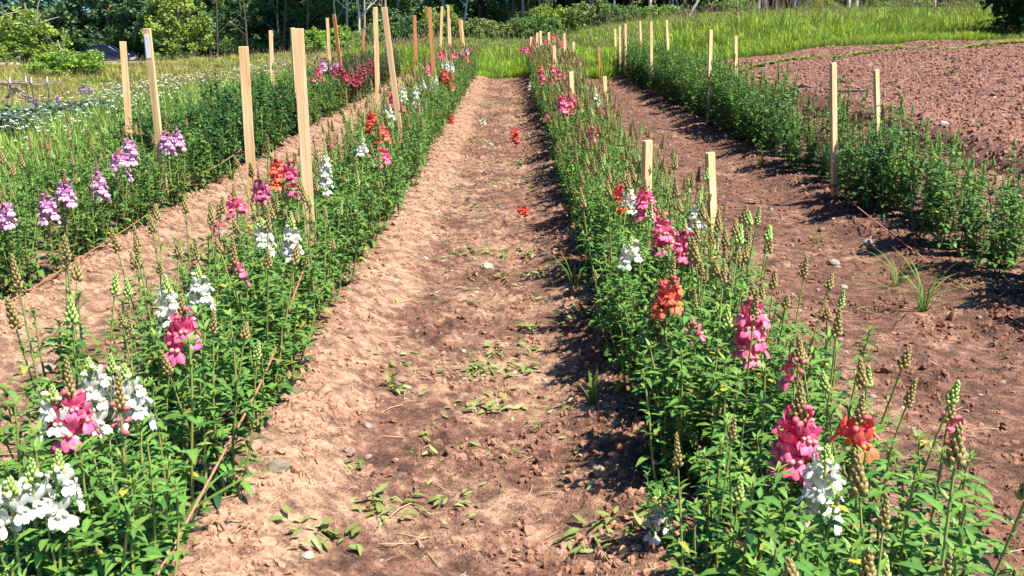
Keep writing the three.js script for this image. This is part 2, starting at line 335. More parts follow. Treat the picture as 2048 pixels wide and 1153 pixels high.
// base x, depth, top x, top height, turn, tone (0 pale, 1 weathered orange), label
const STAKES = [
  [-2.625, 6.86, -2.600, 1.01, 0.15, 0, 'pale wooden stake behind lilac flowers in the leftmost row'],
  [-2.081, 5.93, -2.095, 1.11, -0.2, 0, 'tall pale wooden stake with a white paper label at its top'],
  [-2.621, 11.08, -2.591, 1.01, 0.3, 0, 'slim pale stake rising from the white flowered herbs behind the dark green plants'],
  [-2.020, 9.52, -2.032, 1.06, 0.9, 0, 'narrow pale stake seen edge on just left of the widest stake'],
  [-2.598, 14.60, -2.608, 1.12, 0.1, 0, 'pale stake behind the farther lilac flower spikes of the left row'],
  [-2.057, 12.56, -2.162, 1.18, -0.3, 1, 'leaning orange stake between the lilac and crimson flowers'],
  [-2.504, 17.24, -2.480, 0.90, 0.1, 1, 'short orange stake standing in the crimson flowers'],
  [-1.222, 4.64, -1.211, 1.05, 0.05, 0, 'broad pale stake left of the hot pink flower cluster'],
  [-0.800, 3.88, -0.807, 1.14, 0.12, 0, 'widest and nearest stake, pinkish pine, right of the hot pink flowers'],
  [-1.202, 9.05, -1.193, 1.24, 0.1, 0, 'tall pale stake, left one of the tall pair beyond the red flowers'],
  [-0.847, 7.82, -0.963, 1.24, -0.1, 0, 'tall leaning stake, right one of the tall pair beyond the red flowers'],
  [-1.198, 12.80, -1.204, 1.16, 0.1, 1, 'upright orange stake behind the white flowers of the left middle row'],
  [-0.837, 11.14, -0.890, 1.25, 0.15, 1, 'slightly leaning orange stake among small white and red flowers'],
  [-1.223, 17.08, -1.151, 1.29, 0.2, 0, 'pale stake leaning right over the farthest pink flowers'],
  [-1.116, 18.36, -1.131, 1.32, 0.2, 0, 'tallest pale stake at the far end of the left middle row'],
  [-1.194, 20.2, -1.222, 1.08, 0.15, 0, 'pale stake beside the orange stakes at the far row end'],
  [-0.919, 20.0, -1.023, 1.08, 0.2, 1, 'orange stake leaning left at the far end of the left middle row'],
  [-0.869, 19.7, -0.963, 1.05, 0.2, 0, 'thin pale stake tight behind the leaning orange stake at the far row end'],
  [0.561, 4.06, 0.542, 0.70, 0.7, 0, 'short pale stake between orange and pink flowers in the row right of the path'],
  [0.924, 4.37, 0.869, 0.61, 0.6, 0, 'short pale stake standing clear of the plants over the brown soil'],
  [0.540, 8.69, 0.502, 0.71, 0.5, 0, 'short stake right of the pink flowers halfway along the row right of the path'],
  [0.953, 9.91, 0.889, 0.60, 0.5, 0, 'short leaning stake at the soil edge halfway along the row right of the path'],
  [0.352, 18.9, 0.348, 0.76, 0.3, 0, 'small far stake left of the farthest pink cluster'],
  [0.459, 18.08, 0.438, 0.85, 0.3, 0, 'small far stake inside the left part of the farthest pink cluster'],
  [0.528, 17.74, 0.490, 0.89, 0.3, 0, 'small far stake topping the farthest pink cluster'],
  [0.654, 18.0, 0.645, 0.86, 0.3, 0, 'small far stake in the middle of the farthest pink cluster'],
  [0.522, 12.04, 0.492, 0.82, 0.3, 0, 'stake in the tan bud spikes below the farthest pink cluster'],
  [0.936, 17.63, 0.889, 0.85, 0.3, 0, 'small far stake behind the right side of the farthest pink cluster'],
  [0.932, 14.89, 0.890, 0.78, 0.3, 0, 'thin far stake at the right edge of the row right of the path'],
  [1.621, 18.6, 1.563, 0.58, 0.3, 1, 'thin leaning stake alone at the far end of the right path'],
  [2.014, 6.15, 1.932, 0.91, 0.55, 0, 'tall stake nearest in the green row on the right, tied with twine'],
  [2.582, 6.95, 2.462, 0.83, 0.6, 0, 'stake behind the nearest stake of the green row, before the tilled bed'],
  [2.022, 10.34, 2.003, 1.03, 0.5, 0, 'tan stake at the path edge of the green row'],
  [2.607, 11.73, 2.543, 0.94, 0.5, 0, 'tan stake where the green row meets the grass and tilled bed'],
  [2.037, 14.80, 1.988, 1.07, 0.4, 0, 'far stake deep in the dense part of the green row'],
  [2.549, 16.40, 2.455, 1.08, 0.4, 0, 'far pale stake at the back edge of the green row against the slanting trunk'],
  [2.506, 19.6, 2.419, 1.03, 0.4, 0, 'farther small stake at the back of the green row'],
  [2.053, 18.36, 2.006, 1.00, 0.4, 0, 'small stake near the far end of the green row'],
  [2.062, 19.33, 2.011, 0.94, 0.4, 0, 'smaller thin stake left of the others at the green row end'],
  [2.091, 20.4, 2.033, 0.88, 0.4, 0, 'farthest and smallest stake of the green row'],
];
{
  const rng = makeRng(333);
  STAKES.forEach(([bx, d, tx, th, turn, tone, label], k) => {
    const by = H(bx, -d) - 0.06, len = th - by, mat = tone ? M.woodOld[k % 2] : M.woods[k === 8 ? 2 : k % 4];
    const o = thing('wooden_stake', label, 'stake', [bx, by, -d], 'wooden stakes along the flower rows');
    const s = mesh('post', stakeGeo, mat, o); s.scale.set(1, len, 1);
    if (k % 2) s.rotation.y = Math.PI;
    o.rotation.set((rng() - 0.5) * 0.05, turn, Math.atan2(bx - tx, len), 'ZYX');
    if (k === 1) { // white paper label near the top, with faint handwriting
      const cv = document.createElement('canvas'); cv.width = 64; cv.height = 256; const g = cv.getContext('2d');
      g.fillStyle = '#f4f2ee'; g.fillRect(0, 0, 64, 256); g.strokeStyle = '#5b6070'; g.lineWidth = 3;
      g.beginPath(); g.moveTo(32, 40); g.lineTo(30, 62); g.lineTo(38, 70); g.moveTo(26, 52); g.lineTo(40, 48); g.stroke(); g.lineWidth = 1.5; g.beginPath(); g.moveTo(34, 82); g.lineTo(31, 110); g.lineTo(36, 132); g.stroke();
      const t = new THREE.CanvasTexture(cv); t.colorSpace = THREE.SRGBColorSpace;
      const lab = mesh('paper_label', new RoundedBoxGeometry(0.030, 0.135, 0.0012, 1, 0.0004), std({ map: t, roughness: 0.6 }), o);
      lab.position.set(0, len - 0.10, 0.0115); lab.userData = { label: 'white paper label with faint writing' };
    }
  });
}

// ───────────────────────── twine along the rows ─────────────────────────
function twine(pts, r, c1, c2, label) {
  const curve = new THREE.CatmullRomCurve3(pts.map((p) => V(...p))), n = Math.round(curve.getLength() / 0.012), mb = new MB(), rng = makeRng(pts.length * 7 + 1);
  const P = [], R = []; for (let k = 0; k <= n; k++) { const p = curve.getPointAt(k / n); P.push(p); R.push(r * (0.85 + 0.3 * Math.abs(Math.sin(k * 1.3)) + 0.12 * (rng() - 0.5))); }
  mb.tube(P, R, c1, 6); for (let k = 0; k < mb.n; k++) { const t = 0.5 + 0.5 * Math.sin(k * 0.9 + Math.floor(k / 6) * 0.9); const c = mix3(c1, c2, t); mb.c[k * 3] = c[0]; mb.c[k * 3 + 1] = c[1]; mb.c[k * 3 + 2] = c[2]; }
  top('twine', mb.geo(), M.bark, label, 'twine', 'twine strung along the rows');
}
twine([[-1.99, 0.15, -2.6], [-1.985, 0.10, -3.68], [-1.985, 0.115, -4.65], [-1.99, 0.15, -5.5], [-2.05, 0.20, -5.93], [-1.99, 0.2, -6.6], [-2.0, 0.22, -7.4]], 0.0029, [0.42, 0.24, 0.13], [0.28, 0.15, 0.075], 'tan twine along the front of the leftmost flower row');
twine([[-0.68, 0.15, -1.2], [-0.67, 0.175, -1.68], [-0.67, 0.21, -2.11], [-0.675, 0.235, -2.49], [-0.68, 0.28, -2.78], [-0.70, 0.31, -3.04], [-0.78, 0.33, -3.86]], 0.003, [0.44, 0.20, 0.12], [0.33, 0.13, 0.08], 'reddish brown twine along the row left of the path');
twine([[0.43, 0.20, -1.0], [0.44, 0.20, -1.64], [0.44, 0.205, -1.97], [0.445, 0.22, -2.43], [0.47, 0.23, -3.2], [0.55, 0.26, -4.04]], 0.0034, [0.46, 0.19, 0.13], [0.28, 0.10, 0.07], 'reddish twine rising through the row right of the path');
twine([[1.93, 0.06, -3.4], [1.935, 0.06, -3.99], [1.94, 0.085, -4.64], [1.945, 0.13, -5.39], [1.985, 0.16, -6.12]], 0.0034, [0.44, 0.22, 0.16], [0.28, 0.12, 0.09], 'dusty red twine along the green row on the right');
{ // twine wrapped round the nearest stake of the green row
  const mb = new MB(), P = []; for (let k = 0; k <= 40; k++) { const a = k / 40 * Math.PI * 5; P.push(V(1.998 + 0.027 * Math.cos(a), 0.155 + 0.012 * k / 40, -6.15 + 0.022 * Math.sin(a))); }
  mb.tube(P, P.map(() => 0.0035), [0.48, 0.14, 0.08], 5);
  top('twine_knot', mb.geo(), M.bark, 'red twine wound round the nearest stake of the green row', 'twine');
}
{ // black drip hose on the tilled bed
  const mb = new MB(), P = []; for (let k = 0; k <= 40; k++) { const x = 2.7 + 1.6 * k / 40, z = -12.9 + 0.55 * k / 40 + 0.04 * Math.sin(k * 0.4); P.push(V(x, H(x, z) + 0.035 + 0.012 * Math.sin(k * 0.7), z)); }
  mb.tube(P, P.map(() => 0.014), [0.02, 0.02, 0.024], 8);
  top('drip_hose', mb.geo(), std({ vertexColors: true, roughness: 0.4 }), 'black drip hose lying across the tilled bed behind the green row', 'hose');
}

// ───────────────────────── snapdragon plants ─────────────────────────
const LEAF = { green: [0.055, 0.16, 0.034], light: [0.145, 0.285, 0.055], dark: [0.024, 0.085, 0.028], bronze: [0.055, 0.075, 0.03] };
const BUDC = { tan: [[0.23, 0.21, 0.06], [0.33, 0.23, 0.085]], green: [[0.20, 0.34, 0.06], [0.42, 0.52, 0.16]], plum: [[0.20, 0.13, 0.08], [0.30, 0.13, 0.11]], tip: [[0.13, 0.27, 0.04], [0.24, 0.38, 0.07]] };
const vary = (rng, c, a) => { if (a > 0.42 && rng() < 0.035) c = rng() < 0.6 ? [0.30, 0.30, 0.05] : [0.26, 0.17, 0.07]; const t = 1 + (rng() - 0.5) * a, u = 1 + (rng() - 0.5) * a * 0.5; return [c[0] * t * u, c[1] * t, c[2] * t / u]; };
const sphDir = (az, el) => V(Math.cos(el) * Math.cos(az), Math.sin(el), Math.cos(el) * Math.sin(az));
function stemCurve(rng, h, spread, az) {
  const b = V(Math.cos(az) * 0.012, -0.02, Math.sin(az) * 0.012), w = rng() * 6;
  return (t) => V(b.x + Math.cos(az) * spread * Math.pow(t, 0.8) + 0.008 * Math.sin(t * 4 + w), b.y + (h + 0.02) * t, b.z + Math.sin(az) * spread * Math.pow(t, 0.8) + 0.008 * Math.cos(t * 4 + w));
}
// one unit leaf geometry per tone for the near plants, where each large leaf is its own mesh
const leafGeos = [];
for (const tone of ['green', 'light', 'dark']) for (const dr of [0.25, 0.7]) { const mb = new MB(), rng = makeRng(900 + leafGeos.length); mb.leaf(V(0, 0, 0), V(0, 0, 1), V(0, 1, 0), 1, 0.33, dr, 0.35, vary(rng, LEAF[tone], 0.1)); leafGeos.push(mb.geo()); }
const leafMesh = (rng, p, dir, up, L, toneBias, parent) => {
  const k = (rng() < toneBias ? 2 : 0) + (rng() < 0.5 ? 1 : 0) + (rng() < 0.2 ? 2 : 0), m = mesh('leaf', leafGeos[Math.min(5, k)], M.leaf, parent);
  const x = V().crossVectors(up, dir).normalize(), y = V().crossVectors(dir, x); _m.makeBasis(x, y, dir); m.quaternion.setFromRotationMatrix(_m); m.position.copy(p); m.scale.setScalar(L); return m;
};
function budCone(mb, rng, p, dir, len, R, kind, from = 0) {
  const [c0, c1] = BUDC[kind], n = Math.round(12 + len * 320);
  const a = V().crossVectors(dir, Math.abs(dir.y) < 0.9 ? V(0, 1, 0) : V(1, 0, 0)).normalize(), b = V().crossVectors(dir, a);
  for (let k = 0; k < n; k++) {
    const t = k / (n - 1), w = k * 2.39996, r = R * (1 - 0.72 * t), o = V().addScaledVector(a, Math.cos(w)).addScaledVector(b, Math.sin(w));
    const d = V().copy(o).multiplyScalar(0.62 - 0.3 * t).addScaledVector(dir, 0.8 + 0.6 * t).normalize(), s = (0.0165 - 0.0075 * t) * (R / 0.012);
    mb.spindle(V().copy(p).addScaledVector(dir, len * t).addScaledVector(o, r * 0.35), d, s * 1.2, s * 0.33, vary(rng, c0, 0.25), vary(rng, mix3(c1, c0, t * 0.6), 0.25));
  }
}
// kinds: tan (buds only), green (leafy), upright (green row), dark, bronze
function plantProto(seed, kind, hero) {
  const rng = makeRng(seed), g = new THREE.Group(), fol = new MB(), nStems = kind === 'upright' ? 4 + Math.floor(rng() * 2) : 3 + Math.floor(rng() * 3);
  const hMax = kind === 'upright' ? 0.52 : kind === 'dark' ? 0.44 : kind === 'bronze' ? 0.42 : 0.36, az0 = rng() * 6, spikes = [];
  const base = kind === 'dark' ? LEAF.dark : kind === 'bronze' ? LEAF.bronze : LEAF.green, lite = kind === 'dark' ? LEAF.green : kind === 'bronze' ? [0.08, 0.12, 0.04] : LEAF.light;
  for (let s = 0; s < nStems; s++) {
    const az = az0 + s * 6.283 / nStems + rng() * 0.7, h = hMax * (s === 0 ? 1 : 0.62 + 0.4 * rng()), c = stemCurve(rng, h, (s === 0 ? 0.015 : 0.05 + 0.04 * rng()), az);
    const spiked = kind === 'tan' ? rng() < 0.6 : kind === 'upright' ? rng() < 0.7 : kind === 'green' ? false : rng() < 0.15;
    const ext = spiked && kind === 'tan' ? 0.07 + 0.07 * rng() : 0.015, P = [];
    for (let k = 0; k <= 6; k++) P.push(c(k / 6));
    const tipDir = V().subVectors(P[6], P[5]).normalize(); P.push(V().copy(P[6]).addScaledVector(tipDir, ext));
    const sm = new MB(); sm.tube(P, P.map((_, k) => 0.0040 - 0.0003 * k), vary(rng, kind === 'dark' ? [0.09, 0.12, 0.04] : kind === 'upright' ? [0.10, 0.06, 0.04] : [0.26, 0.25, 0.06], 0.4), 5, vary(rng, [0.26, 0.30, 0.075], 0.3));
    mesh('stem', sm.geo(), M.stem, g);
    const broad = kind === 'upright' || kind === 'dark' || kind === 'bronze', nodes = Math.round(h / (broad ? 0.023 : 0.02));
    for (let k = 1; k < nodes; k++) {
      const t = k / nodes, p = c(t), w = k * 2.39996 + az, size = (broad ? 0.09 : 0.070) * (1 - 0.5 * t) * (0.75 + 0.5 * rng()) * (t < 0.12 ? 0.7 : 1);
      const el = 0.15 + 0.55 * t + 0.35 * (rng() - 0.5), dir = sphDir(w, el), tone = vary(rng, mix3(base, lite, 0.15 + 0.55 * t * rng() + 0.15 * rng()), 0.5);
      if (hero && size > 0.034) leafMesh(rng, p, dir, V(0, 1, 0), size, 0.25, g);
      else fol.leaf(p, dir, V(0, 1, 0), size, size * ((broad ? 0.36 : 0.29) + 0.1 * rng()), 0.25 + 0.6 * rng(), 0.35, tone);
      if (t > 0.2 && rng() < (broad ? 0.55 : 0.58)) {          // side shoot with small leaves
        const L = (0.035 + 0.045 * rng()) * (1.15 - 0.6 * t), d2 = sphDir(w + (rng() - 0.5), 0.55 + 0.5 * rng()), q = V().copy(p).addScaledVector(d2, L), m = 4 + Math.floor(rng() * 2);
        for (let j = 0; j < m; j++) {
          const dd = sphDir(j * 2.4 + w, 0.15 + 0.8 * rng() * (j / m)), sz = (broad ? 0.032 : 0.024) + 0.026 * rng();
          fol.leaf(V().copy(p).lerp(q, 0.35 + 0.65 * j / (m - 1)), dd, V(0, 1, 0), sz, sz * ((broad ? 0.38 : 0.31) + 0.09 * rng()), 0.2 + 0.5 * rng(), 0.3, vary(rng, mix3(base, lite, 0.3 + 0.6 * rng()), 0.45));
        }
      }
    }
    for (let j = 0; j < 7; j++) { const sz = 0.016 + 0.018 * rng(); fol.leaf(V().copy(P[6]).addScaledVector(tipDir, ext * (j / 7) * 0.8), sphDir(j * 2.4, 0.3 + 0.6 * rng()), V(0, 1, 0), sz, sz * 0.26, 0.2, 0.3, vary(rng, lite, 0.35)); }
    if (spiked) {
      const bm = new MB(), k = kind === 'tan' ? (rng() < 0.14 ? 'green' : 'tan') : kind === 'bronze' ? 'plum' : 'tip', len = kind === 'tan' ? 0.035 + 0.04 * rng() : 0.03 + 0.03 * rng();
      budCone(bm, rng, P[7], tipDir, len, kind === 'upright' ? 0.008 : 0.0085 + 0.0035 * rng(), k);
      if (kind === 'upright') for (let j = 0; j < 12; j++) { const sz = 0.02 * (1 - j / 18); bm.leaf(V().copy(P[7]).addScaledVector(tipDir, len * j / 12), sphDir(j * 2.4, 0.5 + 0.04 * j), V(0, 1, 0), sz, sz * 0.3, 0.3, 0.3, vary(rng, lite, 0.3)); }
      mesh('bud_spike', bm.geo(), M.stem, g);
    }
  }
  const f = mesh('foliage', fol.geo(), M.leaf, g); f.userData = { kind: 'stuff' };
  return g;
}
const merged = (g) => { const l = []; g.updateMatrixWorld(true); g.traverse((o) => { if (o.isMesh) { const q = o.geometry.clone().toNonIndexed(); q.applyMatrix4(o.matrixWorld); l.push(q); } }); return mergeGeometries(l); };
const KINDS = ['tan', 'green', 'upright', 'dark', 'bronze'], HERO = {}, MID = {}, FAR = {};
KINDS.forEach((k, i) => {
  HERO[k] = k === 'tan' || k === 'green' ? [0, 1, 2, 3, 4].map((j) => plantProto(1000 + i * 50 + j, k, true)) : [];
  MID[k] = [0, 1, 2, 3, 4].map((j) => plantProto(2000 + i * 50 + j, k, false));
  FAR[k] = MID[k].map(merged);
});

// ── flowers ──
const PETAL = {
  white: { up: [0.62, 0.62, 0.54], low: [0.68, 0.68, 0.60], pal: [0.88, 0.84, 0.45], bud: 'green', y: [0.74, 0.80, 0.42] },
  pink: { up: [0.80, 0.075, 0.20], low: [0.88, 0.16, 0.30], pal: [0.86, 0.62, 0.35], bud: 'tan', y: [0.66, 0.12, 0.16] },
  hotpink: { up: [0.72, 0.03, 0.16], low: [0.80, 0.07, 0.25], pal: [0.84, 0.5, 0.22], bud: 'tan', y: [0.55, 0.09, 0.12] },
  coral: { up: [0.78, 0.07, 0.10], low: [0.84, 0.17, 0.05], pal: [0.86, 0.40, 0.04], bud: 'tan', y: [0.62, 0.12, 0.10] },
  red: { up: [0.66, 0.025, 0.035], low: [0.74, 0.05, 0.03], pal: [0.8, 0.3, 0.05], bud: 'tan', y: [0.5, 0.07, 0.06] },
  lilac: { up: [0.62, 0.22, 0.48], low: [0.76, 0.42, 0.66], pal: [0.82, 0.62, 0.66], bud: 'plum', y: [0.48, 0.2, 0.28] },
  plum: { up: [0.46, 0.07, 0.19], low: [0.58, 0.12, 0.26], pal: [0.7, 0.4, 0.3], bud: 'plum', y: [0.32, 0.1, 0.12] },
  crimson: { up: [0.27, 0.005, 0.030], low: [0.32, 0.008, 0.038], pal: [0.45, 0.1, 0.05], bud: 'plum', y: [0.22, 0.02, 0.04] },
  pinkbud: { up: [0.72, 0.12, 0.20], low: [0.78, 0.18, 0.26], pal: [0.8, 0.5, 0.3], bud: 'tan', y: [0.62, 0.14, 0.14] },
};
function petal(mb, rng, p, dir, n, L, W, curl, c0, c1) {   // rounded, ruffled lobe
  const side = V().crossVectors(dir, n).normalize(), up = V().crossVectors(side, dir).normalize(), rows = [], ph = rng() * 6;
  for (const [t, w] of [[0, 0.3], [0.4, 0.8], [0.75, 1], [1, 0.55]]) rows.push([-1, -0.35, 0.35, 1].map((s) => mb.v(V().copy(p).addScaledVector(dir, L * (t - 0.14 * t * s * s)).addScaledVector(side, s * w * W * 0.5).addScaledVector(up, -curl * L * t * t + 0.16 * L * t * Math.sin(s * 4.5 + ph) - 0.05 * L * s * s), mix3(c0, c1, t))));
  for (let k = 0; k < 3; k++) for (let s = 0; s < 3; s++) mb.q(rows[k][s], rows[k][s + 1], rows[k + 1][s + 1], rows[k + 1][s]);
}
function floret(seed, pc) {      // axis +z outwards, +y up, unit length about 1
  const rng = makeRng(seed), mb = new MB(), a = vary(rng, pc.up, 0.12), b = vary(rng, pc.low, 0.12);
  mb.tube([V(0, 0, -0.05), V(0, 0.02, 0.25), V(0, 0.03, 0.55)], [0.09, 0.19, 0.2], mix3(pc.up, pc.y, 0.4), 7, a);
  for (const s of [-1, 1]) petal(mb, rng, V(s * 0.1, 0.14, 0.45), V(s * 0.34, 0.72, 0.48).normalize(), V(0, -0.4, 1).normalize(), 0.62, 0.52, 0.30, a, mix3(a, b, 0.5));
  for (const s of [-1, 0, 1]) petal(mb, rng, V(s * 0.11, -0.04, 0.56), V(s * 0.62, -0.62 + 0.14 * Math.abs(s), 0.62).normalize(), V(0, 0.7, 0.6).normalize(), 0.58, 0.44, 0.35, b, mix3(b, a, 0.15));
  for (const s of [-1, 1]) mb.spindle(V(s * 0.09, 0.02, 0.45), V(s * 0.2, 0.1, 1).normalize(), 0.36, 0.13, b, mix3(b, pc.pal, 0.6), 6);
  return mb.geo();
}
const FLORETS = {}; Object.keys(PETAL).forEach((k, i) => { FLORETS[k] = [0, 1, 2].map((j) => floret(4000 + i * 10 + j, PETAL[k])); });
function closedBud(seed, pc) { const mb = new MB(), rng = makeRng(seed); mb.spindle(V(0, 0, 0), V(0, 0.25, 1).normalize(), 0.62, 0.21, mix3(pc.y, [0.3, 0.3, 0.1], 0.4), pc.y, 6); mb.spindle(V(0.03, 0.05, 0.3), V(0.1, 0.1, 1).normalize(), 0.36, 0.19, pc.y, mix3(pc.y, pc.up, 0.6), 6); return mb.geo(); }
const CLOSED = {}; Object.keys(PETAL).forEach((k, i) => { CLOSED[k] = closedBud(5000 + i, PETAL[k]); });
// spike: open flowers centred at height fc, buds up to height ht; base of the axis at height h0
function flowerSpike(seed, colour, h0, fc, ht, n, size, lean) {
  const rng = makeRng(seed), pc = PETAL[colour], sp = 0.0092, span = Math.min(n * sp, Math.max(0.03, (ht - h0) * 0.8)), f0 = Math.max(h0 + 0.01, fc - span * 0.5), f1 = f0 + span;
  const axis = (y) => V(lean[0] * (y - h0), y, lean[1] * (y - h0)), mb = new MB(), P = [];
  for (let k = 0; k <= 5; k++) P.push(axis(lerp(h0, f1, k / 5)));
  mb.tube(P, P.map((_, k) => 0.0036 - 0.0002 * k), [0.27, 0.26, 0.07], 6, colour === 'white' ? [0.25, 0.36, 0.08] : [0.30, 0.25, 0.09]);
  const d = V().subVectors(P[5], P[4]).normalize(); budCone(mb, rng, P[5], d, Math.max(0.03, ht - f1), 0.0105, pc.bud);
  for (let k = 0; k < 8; k++) { const sz = 0.012 + 0.01 * rng(); mb.leaf(axis(lerp(h0, f0, k / 8)), sphDir(k * 2.4, 0.4), V(0, 1, 0), sz * 1.6, sz * 0.45, 0.4, 0.3, vary(rng, LEAF.light, 0.3)); }
  const g = mesh('flower_spike', mb.geo(), M.stem), bud = colour === 'pinkbud';
  for (let k = 0; k < n + 3; k++) {
    const t = k / Math.max(1, n), y = lerp(f0, f1, t), w = k * 2.39996 + seed, open = k < n && !(bud && rng() < 0.7);
    const m = mesh(open ? 'flower' : 'bud', open ? FLORETS[colour][Math.floor(rng() * 3)] : CLOSED[colour], M.petal, g), p = axis(y);
    const sc = size * (open ? 1.12 - 0.3 * t : 0.75) * (0.9 + 0.2 * rng());
    m.position.set(p.x + Math.cos(w) * 0.004, p.y, p.z + Math.sin(w) * 0.004); m.scale.setScalar(sc);
    m.rotation.set(-0.12 + 0.35 * (rng() - 0.5), Math.PI / 2 - w, 0.3 * (rng() - 0.5), 'YXZ');
  }
  return g;
}
